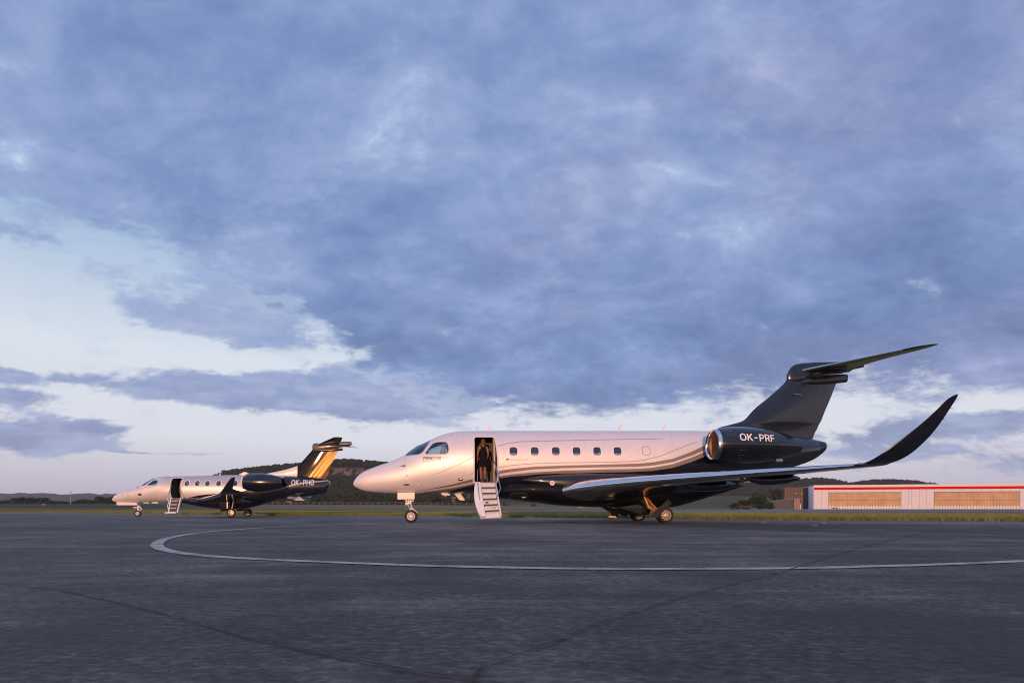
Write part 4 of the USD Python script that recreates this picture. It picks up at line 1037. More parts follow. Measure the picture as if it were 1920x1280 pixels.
emit_tm('panel_handle', box(s - .04, s + .05, y_ - .03, y_ - .018, z - .02, z + .015, .005), M['steel'], R)
# oval inlet low on the belly fairing
s, z = A.at(972, 930, 1.0); zc0, h0, w0 = FAIR.ev(np.array([s])); y_ = -float(FAIR.side(np.array([s]), np.array([z]))[0])
ov = m3.CrossSection([np.array(super_outline((s, z), .34, .13, 2.4), np.float32)])
patch(FAIR, 'inlet_rim', grown(ov, .012) - grown(ov, -.014), M['steel'], R, -1, -.004, .012)
patch(FAIR, 'inlet', grown(ov, -.014), M['black'], R, -1, -.004, .004)
emit_tm('inlet_light', m3.Manifold.sphere(1, 16).scale((.09, .03, .035)).translate((s + .21, y_ - .02, z - .03)), M['beige'], R)
s, z = A.at(1090, 949.8, 0)
emit_tm('belly_beacon', m3.Manifold.sphere(1, 20).scale((.19, .06, .045)).translate((s, 0, z - .01)), M['beige'], R, smooth=60)
# lettering of the nose and the cabin side
def label_at(name, text, x0, y0, x1, y1, h_px, mat, bold=True):
    s0, _, z0 = on_skin(x0, y0); s1, _, z1 = on_skin(x1, y1); k = (A.o[1] + s0 * A.sn - 1.0) / FPX
    h = h_px * k; t = meshkit.text_mesh(text, h, bold=bold)
    lettering(name, text, BODY, s0, z0, h, mat, R, tilt=math.atan2(z1 - z0, s1 - s0), stretch=math.hypot(s1 - s0, z1 - z0) / t.bounds[1][0], bold=bold, off=.004)
label_at('type_name', 'PRAETOR', 793.2, 861, 827, 860.6, 5.2, M['letter_dark'])
label_at('type_number', '600', 828.6, 860.4, 841, 860, 5.0, M['letter_pale'], False)
label_at('maker_name', 'BY  E M B R A E R', 793.2, 865, 827, 863.8, 1.8, M['letter_dark'], False)
label_at('operator_name', 'atmospherica', 955.5, 862.4, 983, 862.3, 2.4, M['letter_pale'], True)
s, y_, z = on_skin(951.5, 861)
emit_tm('operator_emblem', box(s - .06, s + .06, y_ - .006, y_ + .01, z - .025, z + .025, .01), M['letter_dark'], R)
s, y_, z = on_skin(988, 861.3)
emit_tm('operator_emblem', box(s - .02, s + .02, y_ - .006, y_ + .01, z - .02, z + .02, .005), M['letter_dark'], R)

# airstair: hinged at the sill, hanging to the apron
def stair():
    x = UsdGeom.Xform.Define(stage, numbered(f'{R.GetPath()}/airstair')).GetPrim()
    T0, T1 = (A.at(891.5, 904.5, 1.22), A.at(929.5, 904.5, 1.22))          # top corners
    B0, B1 = (A.at(901, 970.5, 2.35), A.at(940, 968.5, 2.35))
    t0, t1 = np.array([T0[0], -1.22, T0[1]]), np.array([T1[0], -1.22, T1[1]])
    b0, b1 = np.array([B0[0], -2.35, B0[1]]), np.array([B1[0], -2.35, B1[1]])
    L = lambda a, b, k: a + (b - a) * k
    nrm = np.cross(t1 - t0, b0 - t0); nrm /= np.linalg.norm(nrm)
    if nrm[1] > 0: nrm = -nrm                                   # outwards and up, towards the port side
    # curved outer skin of the door, seen on its forward edge
    skin = []
    ks = np.linspace(0, 1, 15)
    for k in ks:
        bow = -nrm * (.05 + .17 * math.sin(PI * min(1, k * .92 + .06)))
        for a, b in ((t0, b0), (t1, b1)):
            skin += [L(a, b, k) - nrm * .03, L(a, b, k) + bow]
    v = np.array(skin); f = []
    for i in range(len(ks) - 1):
        a = i * 4; c = a + 4
        f += [(a + 1, a + 3, c + 3), (a + 1, c + 3, c + 1), (a, c, c + 2), (a, c + 2, a + 2), (a, a + 1, c + 1), (a, c + 1, c), (a + 2, c + 2, c + 3), (a + 2, c + 3, a + 3)]
    e = (len(ks) - 1) * 4
    f += [(0, 2, 3), (0, 3, 1), (e, e + 1, e + 3), (e, e + 3, e + 2)]
    q = trimesh.Trimesh(v, f, process=False); q.fix_normals()
    emit_tm('door_panel', q, M['gear_white'], x, smooth=30)
    # side walls
    for nm, a, b, d0, d1 in (('side_wall', t0, b0, 0.0, .17), ('side_wall', t1, b1, -.05, -.0)):
        dirn = (t1 - t0) / np.linalg.norm(t1 - t0)
        c = [L(a, b, k) + dirn * w_ + nrm * h_ for k in (0.03, 1.0) for w_ in (d0, d1) for h_ in (-.02, .10)]
        if d0 == 0.0: c += [L(a, b, k) - dirn * .13 * math.sin(PI * k) ** .8 + nrm * h_ for k in (.12, .25, .4, .55, .7, .85) for h_ in (-.02, .06)]
        emit_tm(nm, trimesh.Trimesh(np.array(c)).convex_hull, M['gear_white'], x)
    # treads: six boards with risers between
    dirn = (t1 - t0) / np.linalg.norm(t1 - t0); wd = np.linalg.norm(t1 - t0)
    n = 6
    for i in range(n):
        k0, k1 = i / n + .02, (i + 1) / n
        a0, a1 = L(t0, b0, k0), L(t1, b1, k0); c0, c1 = L(t0, b0, k1), L(t1, b1, k1)
        a0, c0 = a0 + dirn * .175, c0 + dirn * .175; a1, c1 = a1 - dirn * .06, c1 - dirn * .06
        ris = trimesh.Trimesh(np.array([a0, a1, c0 + (0, 0, .05), c1 + (0, 0, .05), a0 - nrm * .03, a1 - nrm * .03, c0 - nrm * .03 + (0, 0, .05), c1 - nrm * .03 + (0, 0, .05)])).convex_hull
        emit_tm('riser', ris, M['gear_white'], x)
        out = np.array([0, -1.0, 0])
        p = [c0 + (0, 0, .045), c1 + (0, 0, .045), c0 + out * .075 + (0, 0, .045), c1 + out * .075 + (0, 0, .045), c0 + (0, 0, -.005), c1 + (0, 0, -.005), c0 + out * .075 + (0, 0, -.002), c1 + out * .075 + (0, 0, -.002)]
        emit_tm('tread', trimesh.Trimesh(np.array(p)).convex_hull, M['black'] if i < n - 1 else M['gear_white'], x)
    # labels on the risers and the wall
    for (xx, yy, w, h, mt) in ((913, 941.5, .10, .05, 'black'), (926, 951.5, .14, .05, 'beige'), (904, 961.3, .11, .04, 'red')):
        k = (yy - 904.5) / (970 - 904.5); p = 1.22 + 1.13 * k + .10
        s, z = A.at(xx, yy, p)
        emit_tm('label_plate', box(s - w / 2, s + w / 2, -p - .012, -p + .02, z - h / 2, z + h / 2), M[mt], x)
    # handrails
    def P3(xx, yy, p): s, z = A.at(xx, yy, p); return (s, -p, z)
    emit_tm('handrail', tube([P3(924.5, 862, 1.1), P3(929, 872, 1.35), P3(938.8, 915.5, 1.9), P3(930, 934, 1.95)], .017), M['blue_rail'], x, smooth=40)
    emit_tm('handrail', tube([P3(895, 880, 1.15), P3(895.6, 905, 1.5), P3(899.5, 940, 1.95)], .013), M['blue_rail'], x, smooth=40)
    emit_tm('handrail_post', rod(P3(927, 882, 1.25), P3(931, 925, 1.75), .011), M['steel'], x)
    return x
stair()

# landing gear
def hexpanel(J, name, quad, p0, p1, mat, parent=None):
    v = []
    for x, y in quad:
        for p in (p0, p1):
            s, z = J.at(x, y, p); v.append((s, -p, z))
    emit_tm(name, trimesh.Trimesh(np.array(v)).convex_hull, mat, parent or J.root)
def P3(x, y, p): s, z = A.at(x, y, p); return np.array((s, -p, z))
hexpanel(A, 'nose_gear_door', [(745.2, 923), (777.4, 923), (777.2, 935.6), (745.2, 935.2)], .26, .31, M['white_paint'])
hexpanel(A, 'nose_gear_door', [(747, 923), (776, 923), (776, 936.5), (747, 936)], -.31, -.26, M['white_paint'])
c = P3(770.8, 967.2, 0); rN = c[2] - .002
ng = R
emit_tm('nose_strut', cat(rod(P3(767.5, 928, 0), P3(769.6, 951, 0), .075), rod(P3(769.6, 950, 0), c, .045), rod(P3(768.5, 943, 0) + (0, -.11, 0), P3(768.5, 943, 0) + (0, .11, 0), .05), rod(c + (0, -.2, 0), c + (0, .2, 0), .03)), M['gear_white'], R, smooth=40)
emit_tm('drag_brace', cat(rod(P3(761, 934, .05), P3(766, 947, .05), .025), rod(P3(760, 936, -.05), P3(766, 947, -.05), .025)), M['gear_white'], R)
emit_tm('torque_link', cat(rod(P3(770, 950, 0), P3(782.5, 961.5, 0), .032), rod(P3(782.5, 961, 0), P3(772, 966, 0), .028)), M['gear_white'], R)
emit_tm('taxi_light', rod(P3(766, 944, .08), P3(759.5, 944, .08), .055, .06, 16), M['gear_white'], R)
emit_tm('steering_actuator', rod(P3(766, 941, .08), P3(776, 938, .08), .03), M['gear_white'], R)
for k in range(3):
    emit_tm('hydraulic_line', tube([P3(765 + k * 2, 936, .09), P3(766.5 + k * 1.2, 944, .11), P3(768 + k, 952, .08)], .008, 6), M['steel'], R)
for sd in (1, -1): wheel(R, 'nose_wheel', c + (0, -sd * .135, 0), rN, .15, M['rim_white'], -sd, 10, .6)
# main gear: trailing link legs with two wheels each
cm = P3(1248, 965.2, 1.62); rM = cm[2] - .002
for sd in (1, -1):
    F = lambda q: np.array((q[0], q[1] * sd, q[2]))
    hub = np.array(cm)
    for off in (0.0, .30):
        wheel(R, 'main_wheel', F(hub + (0, off, 0)), rM, .21, M['rim_gold'], (-sd if off == 0 else sd), 12, .66)
    ax = hub + (0, .15, 0)
    pv = ax + (-.60, .02, .30); topp = ax + (-.80, .05, .74)
    leg = cat(rod(F(topp), F(pv), .050), rod(F(pv + (0, -.08, 0)), F(pv + (0, .08, 0)), .068), rod(F(pv), F(ax), .062, .05), rod(F(ax + (0, -.2, 0)), F(ax + (0, .2, 0)), .04))
    emit_tm('main_strut', leg, M['brass'], R, smooth=40)
    emit_tm('shock_absorber', cat(rod(F(topp + (.12, -.02, -.12)), F(ax + (-.28, -.02, .20)), .042), rod(F(topp + (.2, -.02, -.2)), F(ax + (-.2, -.02, .14)), .028)), M['brass'], R, smooth=40)
    emit_tm('side_brace', rod(F(topp + (-.1, .5, .1)), F(pv + (0, .06, .08)), .035), M['steel'], R)
    # leg doors
    q = [hub + (-.70, -.16, -.06), hub + (-.42, -.16, -.10), hub + (.17, -.20, .46), hub + (.02, -.20, .62)]
    emit_tm('main_gear_door', trimesh.Trimesh(np.array([F(a + (0, d, 0)) for a in q for d in (0, .03)])).convex_hull, M['navy_satin'], R)
    q = [hub + (-1.15, .0, .78), hub + (-.5, .0, .85), hub + (-.45, -.03, .38), hub + (-.72, -.03, .34)]
    emit_tm('main_gear_door', trimesh.Trimesh(np.array([F(a + (0, d, 0)) for a in q for d in (.25, .28)])).convex_hull, M['navy'], R)
    for k in range(3):
        emit_tm('hydraulic_line', tube([F(topp + (.05 * k, -.1, -.05)), F(pv + (-.05 + .04 * k, -.13, .22)), F(pv + (.1 + .05 * k, -.1, -.02)), F(ax + (-.1, -.05, .05))], .007, 6), M['brass'], R)
    emit_tm('gear_bay_fairing', trimesh.Trimesh(np.array([F(hub + a) for a in ((-2.0, .9, .36), (-.2, .5, .52), (-1.7, .5, .30), (-.7, .5, .0), (-1.3, .7, .02), (-1.9, 1.3, .3), (-.2, 1.2, .5), (-.8, 1.2, .02))])).convex_hull, M['navy'], R)

hexpanel(A, 'inner_gear_door', [(1136, 945), (1224, 945), (1217, 964), (1190, 966), (1166, 962), (1143, 951)], .22, .26, M['navy_belly'])
hexpanel(A, 'inner_gear_door', [(1138, 945), (1222, 945), (1214, 963), (1190, 965), (1166, 961), (1145, 951)], -.26, -.22, M['navy_belly'])
hexpanel(A, 'gear_bay_light', [(1140, 969.5), (1157, 970.5), (1154, 966.8), (1143, 965.5)], .30, .36, M['beige'])
hexpanel(A, 'gear_bay_bracket', [(1144, 966), (1160, 970), (1158, 958), (1148, 955)], .30, .34, M['matte_black'])
# ------------------------------------------------------------------ the person in the doorway
def person():
    s, z = A.at(905.5, 902.3, .80)
    w = A.world(np.array([s, -.80, zf]))
    root = thing('person', 'person in a sleeveless black dress standing in the open cabin doorway, back turned', 'person', w, A_yaw := math.radians(8.0) + .12)
    H = 1.60; k = H / 1.66
    j = {n: (np.array(p) * k, r * k) for n, (p, r) in {
        'hip': ((0, 0, .92), .125), 'hipL': ((-.085, 0, .88), .098), 'hipR': ((.085, 0, .88), .098), 'kneeL': ((-.088, -.01, .51), .056), 'kneeR': ((.078, .015, .51), .056),
        'calfL': ((-.088, -.03, .36), .054), 'calfR': ((.080, -.005, .36), .054), 'ankL': ((-.085, -.03, .12), .036), 'ankR': ((.080, .0, .12), .036), 'toeL': ((-.095, .10, .035), .028), 'toeR': ((.09, .13, .035), .028),
        'waist': ((0, .01, 1.08), .105), 'chest': ((0, .02, 1.27), .115), 'shL': ((-.155, .01, 1.36), .052), 'shR': ((.155, .01, 1.36), .052), 'neck0': ((0, .02, 1.40), .058), 'neck1': ((0.01, .045, 1.48), .048),
        'elL': ((-.215, -.02, 1.10), .038), 'elR': ((.215, .0, 1.10), .038), 'wrL': ((-.205, .07, .91), .026), 'wrR': ((.20, .12, .93), .026), 'paL': ((-.20, .10, .84), .030), 'paR': ((.195, .17, .88), .030),
        'head': ((.015, .055, 1.575), .082), 'skull': ((.012, .03, 1.60), .082), 'chin': ((.02, .115, 1.51), .035), 'nose': ((.02, .148, 1.555), .012)}.items()}
    bones = [('hip', 'hipL'), ('hip', 'hipR'), ('hipL', 'kneeL'), ('hipR', 'kneeR'), ('kneeL', 'calfL'), ('kneeR', 'calfR'), ('calfL', 'ankL'), ('calfR', 'ankR'), ('ankL', 'toeL'), ('ankR', 'toeR'), ('hip', 'waist'), ('waist', 'chest'), ('chest', 'shL'), ('chest', 'shR'), ('shL', 'shR'), ('chest', 'neck0'), ('neck0', 'neck1'), ('neck1', 'head'),
             ('shL', 'elL'), ('shR', 'elR'), ('elL', 'wrL'), ('elR', 'wrR'), ('wrL', 'paL'), ('wrR', 'paR'), ('head', 'skull'), ('head', 'chin'), ('head', 'nose'), ('skull', 'chin')]
    body = hull_chain(j, bones, 20)
    fing = []
    for sd, a in ((-1, 'paL'), (1, 'paR')):
        p = j[a][0]
        for i in range(4):
            L = (.058, .068, .064, .05)[i]
            q0 = p + np.array((0, .028 - .018 * i, -.02)); q1 = q0 + np.array((-sd * .008, .012, -L * .6)); q2 = q1 + np.array((-sd * .016, .008, -L * .45))
            for u, v_, ra, rb in ((q0, q1, .0088, .008), (q1, q2, .008, .0068)):
                fing.append(m3.Manifold.batch_hull([m3.Manifold.sphere(ra, 12).translate(tuple(u)), m3.Manifold.sphere(rb, 12).translate(tuple(v_))]))
        u = p + np.array((-sd * .01, .03, .02)); v_ = u + np.array((-sd * .012, .035, -.03))
        fing.append(m3.Manifold.batch_hull([m3.Manifold.sphere(.0105, 12).translate(tuple(u)), m3.Manifold.sphere(.008, 12).translate(tuple(v_))]))
        fing.append(m3.Manifold.batch_hull([m3.Manifold.sphere(.026, 12).scale((.5, 1.1, 1.1)).translate(tuple(p + np.array((0, .002, .0))))]))
    ears = [m3.Manifold.sphere(1, 12).scale((.012, .02, .03)).translate((.015 * k + sd * .082 * k, .05 * k, 1.56 * k)) for sd in (-1, 1)]
    body = m3.Manifold.batch_boolean([body] + fing + ears, m3.OpType.Add).refine_to_length(.02)
    q = body.to_mesh(); t = trimesh.Trimesh(q.vert_properties[:, :3], q.tri_verts, process=True)
    trimesh.smoothing.filter_taubin(t, iterations=8)
    emit_tm('body', t, solid('skin', (0.21, 0.10, 0.062), .55, var=.06), root, smooth=True)
    J2 = lambda **kw: {n: (np.array(p) * k, r * k) for n, (p, r) in kw.items()}
    d = J2(a=((-.10, .015, 1.355), .062), b=((.10, .015, 1.355), .062), c=((0, .02, 1.26), .130), w=((0, .012, 1.08), .122), h=((0, 0, .93), .150), l=((-.10, 0, .80), .105), r=((.10, 0, .80), .105), l2=((-.085, 0, .585), .100), r2=((.085, .005, .585), .100))
    dress = m3.Manifold.batch_boolean([hull_chain(d, [('a', 'c'), ('b', 'c'), ('c', 'w'), ('w', 'h')], 20), m3.Manifold.batch_hull([hull_chain(d, [(x, x2)], 20) for x, x2 in (('h', 'h'), ('l', 'l2'), ('r', 'r2'))]), m3.Manifold.batch_hull([hull_chain(d, [(x, x)], 20) for x in 'abc'])], m3.OpType.Add)
    dress = dress - m3.Manifold.cube((2, 2, 1), True).translate((0, 0, (.56 - .5) * k))
    q = dress.refine_to_length(.03).to_mesh(); t = trimesh.Trimesh(q.vert_properties[:, :3], q.tri_verts, process=True); trimesh.smoothing.filter_taubin(t, iterations=6)
    emit_tm('dress', t, solid('black_dress', (0.008, 0.008, 0.009), .9, spec=.15, bump=.004, bscale=25), root, smooth=True)
    hair = m3.Manifold.batch_boolean([m3.Manifold.sphere(.093 * k, 24).scale((.98, 1.0, 1.03)).translate((.012 * k, .02 * k, 1.605 * k)), m3.Manifold.sphere(.045 * k, 20).translate((.0, -.085 * k, 1.625 * k)), m3.Manifold.sphere(.07 * k, 20).translate((.01 * k, -.02 * k, 1.55 * k))], m3.OpType.Add)
    hair = hair - m3.Manifold.cube((1, .2, .4), True).translate((0, (.055 + .1 + .03) * k, 1.50 * k))
    emit_tm('hair', hair.refine_to_length(.02), solid('auburn_hair', (0.16, 0.055, 0.022), .5, bump=.01, bscale=60), root, smooth=True)
    for sd, x, y in ((-1, -.088, -.02), (1, .083, .01)):
        sh = m3.Manifold.batch_boolean([m3.Manifold.batch_hull([m3.Manifold.sphere(.038 * k, 14).translate((x * k, y * k, .10 * k)), m3.Manifold.sphere(.036 * k, 14).translate((x * k, (y + .07) * k, .06 * k))]),
            m3.Manifold.batch_hull([m3.Manifold.sphere(.036 * k, 14).translate((x * k, (y + .07) * k, .055 * k)), m3.Manifold.sphere(.032 * k, 14).scale((1, 1, .7)).translate((x * k * 1.06, (y + .14) * k, .024 * k))]),
            m3.Manifold.cylinder(.09 * k, .009, .018, 10).translate((x * k, (y - .025) * k, 0))], m3.OpType.Add)
        emit_tm('shoe', sh, M['black'], root, smooth=40)
person()
# ------------------------------------------------------------------ the smaller jet behind
B = Jet('business_jet', 'smaller silver white and navy business jet, OK-PHO on its tail, sun glinting on its fin', -25.35, 37.4, math.radians(5.0))
Q = B.root
topB = B.pts([(211, 936.3), (212.5, 932.5), (217, 928), (225, 922.8), (245, 915.2), (265, 909.6), (282.5, 900), (289, 896.6), (295, 894.6), (303, 893.2), (315, 892.6), (350, 892.3), (400, 891), (450, 890), (500, 890.2), (537, 891), (575, 894), (610, 898.2), (618, 901)])
botB = B.pts([(211, 936.8), (213, 939.2), (219, 941), (235, 941.6), (265, 941.4), (300, 940.8), (350, 941), (400, 943.5), (440, 946), (475, 949), (500, 943), (525, 936.2), (560, 932.4), (600, 926.5), (612.5, 922.5), (618, 908)])
sB = topB[0][0]
BODYB = Body(topB, botB, [(sB, .01), (sB + .15, .16), (sB + .5, .30), (sB + 1.2, .50), (sB + 2.2, .70), (sB + 3.2, .80), (sB + 4.2, .84), (sB + 8.5, .84), (sB + 10.5, .74), (sB + 12.5, .46), (sB + 13.6, .28), (sB + 14.3, .16)])
zfB = B.at(330, 934, .6)[1]
def lineB(l, p=.82): return [B.at(x, y, p) for x, y in l]
def paintB():
    g = G(); u, v, _ = g.xyz(g.uv()); s, z = u * 20.0, v * 10.0
    W = .012
    lo, hi = sB - .3, sB + 15
    dark = g.curve(s, [(lo, .3)] + lineB([(290, 946), (320, 941), (345, 934), (372, 928), (400, 925.5), (431, 923.8), (455, 920.5), (480, 914.5), (505, 906), (525, 897), (537, 886)]) + [(hi, 5)], lo, hi)
    st = g.curve(s, [(lo, .1), lineB([(420, 904)])[0]] + lineB([(452, 912.5), (470, 919.3), (485, 921.2), (500, 921.3), (520, 917.5), (545, 909), (575, 903.5), (612, 899.5)]) + [(hi, 3)], lo, hi)
    sw = g.curve(s, [(lo, 1.0)] + lineB([(262, 940), (275, 935), (288, 929), (300, 921), (316, 915), (340, 913.5), (450, 913)]) + [(hi, 2.2)], lo, hi)
    nz = g.noise(g.vec(s, z, 0.0), 2.2, 4, .6)
    base = g.mix(g.lin(nz, .3, .7), (.74, .70, .70), (.79, .75, .745))
    silver = g.mix(g.step(z - sw, -.02, .06) * g.step(s, sB + 2.2, sB + 4.4), base, (.50, .50, .53))
    dk = g.step(dark - z, -W, W)
    edge = g.step(g.math('absolute', z - st), .050, .028) * g.step(s, B.at(452, 910, .8)[0], B.at(462, 910, .8)[0])
    col = g.mix(dk, silver, (.006, .009, .017))
    col = g.mix(edge, col, (.52, .43, .36))
    seams = None
    for px in (236, 290, 352, 420, 537, 580):
        q = g.step(g.math('absolute', s - B.at(px, 910, .7)[0]), .012, .005)
        seams = q if seams is None else g.math('maximum', seams, q)
    col = g.mix(seams * .25, col, (.1, .09, .09))
    return g.make('small_jet_paint', g.n('principled_bsdf', 'BSDF', base_color=col, roughness=g.n('rgb_to_bw', 'val', color=g.mix(dk, (.46, .46, .46), (.2, .2, .2))), coat_weight=g.n('rgb_to_bw', 'val', color=g.mix(dk, (.25, .25, .25), (1., 1., 1.))), coat_roughness=g.n('rgb_to_bw', 'val', color=g.mix(dk, (.16, .16, .16), (.04, .04, .04))), metallic=g.n('rgb_to_bw', 'val', color=g.mix(dk, (.34, .34, .34), (.1, .1, .1))), normal=g.bump(g.noise(g.pos(), 1.1, 3, .5), .002)))
M['jetB'] = paintB()
def winB(px, py, w, h, p=.8):
    s, z = B.at(px, py, p); k = (B.o[1] + s * B.sn - p * B.c) / FPX
    return s, z, w * k / 2, h * k / 2
winsB = [winB(x, 905.6, 8.6, 10) for x in (350.2, 369.8, 388.8, 409.6, 440.8)]
sideB = rounded(lineB([(275.5, 909.4), (281.5, 905), (287, 900), (292.5, 899.6), (296, 902), (295, 907.4), (291.5, 909)], .66), .03)
frontB = rounded(lineB([(265.5, 910.3), (277, 902.6), (284, 898.6), (288, 896.5), (290, 898), (283.5, 900.8), (279.5, 905), (273, 909.6)], .42), .02)
doorB = rounded(lineB([(319.6, 895.6), (340.2, 895.6), (340.4, 933.8), (319.6, 933.8)], .8), .10)
shellB = man(BODYB.mesh(ns=150, nt=88)) - man(BODYB.mesh(off=-.09, s0=sB + 2.0, s1=sB + 9.5, ns=70, nt=64))
cutsB = [through(m3.CrossSection([np.array(super_outline((s, z), w, h, 2.6), np.float32)])) for s, z, w, h in winsB]
cutsB += [through(sideB), through(frontB, -4, -.03), through(frontB, .03, 4), through(doorB, -4, -.25)]
shellB = shellB - m3.Manifold.batch_boolean(cutsB, m3.OpType.Add)
on_body(BODYB, 'fuselage', shellB, M['jetB'], Q, inner_mat=M['lining'], inner_name='cabin_lining')
for s, z, w, h in winsB:
    cs = m3.CrossSection([np.array(super_outline((s, z), w, h, 2.6), np.float32)])
    for sd in (-1, 1): patch(BODYB, 'cabin_window', cs, M['glass'], Q, sd, -.02, -.01)
    patch(BODYB, 'window_frame', grown(cs, .03) - grown(cs, -.004), M['window_ring'], Q, -1, -.004, .005)
for sd in (-1, 1):
    patch(BODYB, 'cockpit_window', sideB, M['glass'], Q, sd, -.02, -.01); patch(BODYB, 'windshield', frontB, M['glass'], Q, sd, -.02, -.01)
    patch(BODYB, 'cockpit_window_frame', grown(sideB, .035) - grown(sideB, -.01), M['chrome'], Q, sd, -.006, .005)
    patch(BODYB, 'windshield_frame', grown(frontB, .03) - grown(frontB, -.01), M['chrome'], Q, sd, -.006, .004)
patch(BODYB, 'door_frame', grown(doorB, .05) - grown(doorB, -.01), M['white_paint'], Q, -1, -.01, .012)
innB = man(BODYB.mesh(off=-.094, s0=sB + 2.05, s1=sB + 9.4, ns=60, nt=60))
emit_tm('cabin_floor', innB ^ man(box(sB + 2, sB + 9.5, -2, 2, zfB - .2, zfB)), M['black'], Q)
e0, e1 = B.at(319.6, 910, .8)[0], B.at(340.4, 910, .8)[0]
emit_tm('galley_wall', innB ^ man(box(e1 + .02, e1 + .07, -2, -.25, zfB + .002, 4)), M['beige'], Q)
emit_tm('galley_cabinet', innB ^ man(box(e0 - .05, e1 + .02, .2, 2, zfB + .002, 4)), M['dark_panel'], Q)
emit_tm('door_jamb', innB ^ man(box(e1 - .14, e1 - .06, -.76, -.45, zfB + .002, 4)), M['beige'], Q)
for px in (366, 402):
    s0 = B.at(px, 905, .4)[0]
    for sd in (-1, 1): emit_tm('cabin_seat', cat(box(s0, s0 + .14, sd * .42 - .22, sd * .42 + .22, zfB + .3, zfB + 1.1, .05), box(s0 - .45, s0 + .04, sd * .42 - .24, sd * .42 + .24, zfB + .2, zfB + .42, .05)), M['cream'], Q, smooth=40)

# belly fairing, wing, winglet
fbB = B.pts([(335, 941.5), (342, 943), (385, 951), (412, 953.8), (440, 954), (460, 952.8), (475, 950), (492, 945)]); a0, a1 = fbB[0][0], fbB[-1][0]
tpB = B.pts([(335, 935), (360, 929.5), (395, 925.5), (435, 926), (470, 931), (492, 938)], .9)
FAIRB = Body([(a0, tpB[0][1])] + tpB[1:-1] + [(a1, tpB[-1][1])], fbB, [(a0, .25), (a0 + .5, .65), (a0 + 1.4, .95), (a0 + 3, 1.05), (a1 - 1.2, .9), (a1, .4)], n=2.4)
emit_body('belly_fairing', FAIRB, M['navy'], Q, 60, 52)
wingB = wing_sections(B, [(355, 938, .6, 2.9, .14, 0, -.005), (368, 937, 1.0, 2.65, .14, .04, -.005), (382, 933.8, 2.4, 2.2, .13, .05, -.003), (396, 930, 4.2, 1.75, .125, .06, 0), (407, 926, 6.1, 1.35, .12, .07, 0), (411.5, 924.2, 7.0, 1.15, .12, .10, 0), (414.5, 921, 7.35, 1.02, .11, .5, 0), (418.5, 915.5, 7.55, -436.5, .10, 1.0, 0), (426, 904.5, 7.72, -439.5, .09, 1.2, 0), (434, 895.2, 7.85, -440.6, .08, 1.25, 0), (436, 894.4, 7.86, -440, .06, 1.25, 0)])
build_wing(B, wingB, M['navy'], 5, M['chrome'], 4)
canoe(B, 'flap_fairing', [(424, 927, 928), (440, 928, 932), (455, 930, 933), (466, 932, 933)], 3.4, .14, M['navy'])

# engines
sE, _ = B.at(455, 905, 1.35); zE = B.at(490, 904, 1.35)[1]
kE = (37.4 - 1.35) / FPX
profB = [(sE + .10, .42), (sE + .25, .50), (sE + .5, .555), (sE + .9, .58), (sE + 1.35, .56), (sE + 1.8, .49), (sE + 2.2, .39), (sE + 2.46, .31), (sE + 2.47, .28), (sE + 2.3, .27)]
lipB = [(sE + .10, .421), (sE + .03, .40), (sE, .385), (sE + .01, .37), (sE + .1, .352)]
for sd in (1, -1):
    nacelle(B, 'engine', profB, (1.32, zE), lipB, [(sE + .1, .352), (sE + .3, .35), (sE + .8, .37)], sE + .5, .35, sd, M['navy'], M['dark_duct'], M['white_paint'])
    emit_tm('engine_pylon', box(sE + .5, sE + 2.3, min(-sd * .5, -sd * 1.0), max(-sd * .5, -sd * 1.0), zE - .12, zE + .02, .04), M['navy'], Q)
emit_tm('intake_scoop', trimesh.Trimesh(np.array([(sE - .28, y_, zE + .5) for y_ in (-1.25, -.95)] + [(sE + .05, y_, zE + .66) for y_ in (-1.25, -.95)] + [(sE + .3, y_, zE + .60) for y_ in (-1.25, -.95)] + [(sE + .05, y_, zE + .44) for y_ in (-1.25, -.95)])).convex_hull, M['white_paint'], Q)
# fin with its white dorsal fairing, rudder, tailplane
def finB():
    rows = [(528, 613, 896.5, .05), (541, 613.5, 893, .06), (551, 616.5, 883, .06), (562, 622, 870, .06), (577, 629, 853, .06), (585.5, 634, 843, .06), (588, 636, 838, .06)]
    out = []
    for xl, xt, y, t in rows:
        a, z = B.at(xl, y); b, _ = B.at(xt, y); out.append((a, z, b - a, t))
    return [(out[0][0], out[0][1] - .35, out[0][2] - .1, .05)] + out
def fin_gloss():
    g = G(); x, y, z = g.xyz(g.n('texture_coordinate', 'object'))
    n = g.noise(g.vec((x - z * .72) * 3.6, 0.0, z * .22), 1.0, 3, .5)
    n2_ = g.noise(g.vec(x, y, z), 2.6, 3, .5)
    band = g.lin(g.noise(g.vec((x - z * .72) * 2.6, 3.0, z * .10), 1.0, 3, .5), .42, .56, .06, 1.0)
    return g.make('fin_gloss', g.n('principled_bsdf', 'BSDF', base_color=(.010, .010, .012), roughness=.29, specular_ior_level=band, specular_tint=(1.0, .66, .26), normal=g.bump(n * .020 + n2_ * .002, 1.0)))  # gold of the sun glint is set as specular tint, in streaks
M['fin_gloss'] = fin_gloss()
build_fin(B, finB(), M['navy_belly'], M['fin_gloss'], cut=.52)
dors = B.pts([(478, 893), (505, 886.5), (535, 880), (558, 872.8)]); dorb = B.pts([(478, 895), (505, 896), (535, 897), (558, 897)])
emit_body('dorsal_fairing', Body(dors, dorb, [(dors[0][0], .04), (dors[1][0], .12), (dors[2][0], .13), (dors[3][0], .08)], n=2.2, nose=False), M['white_paint'], Q, 20, 24)
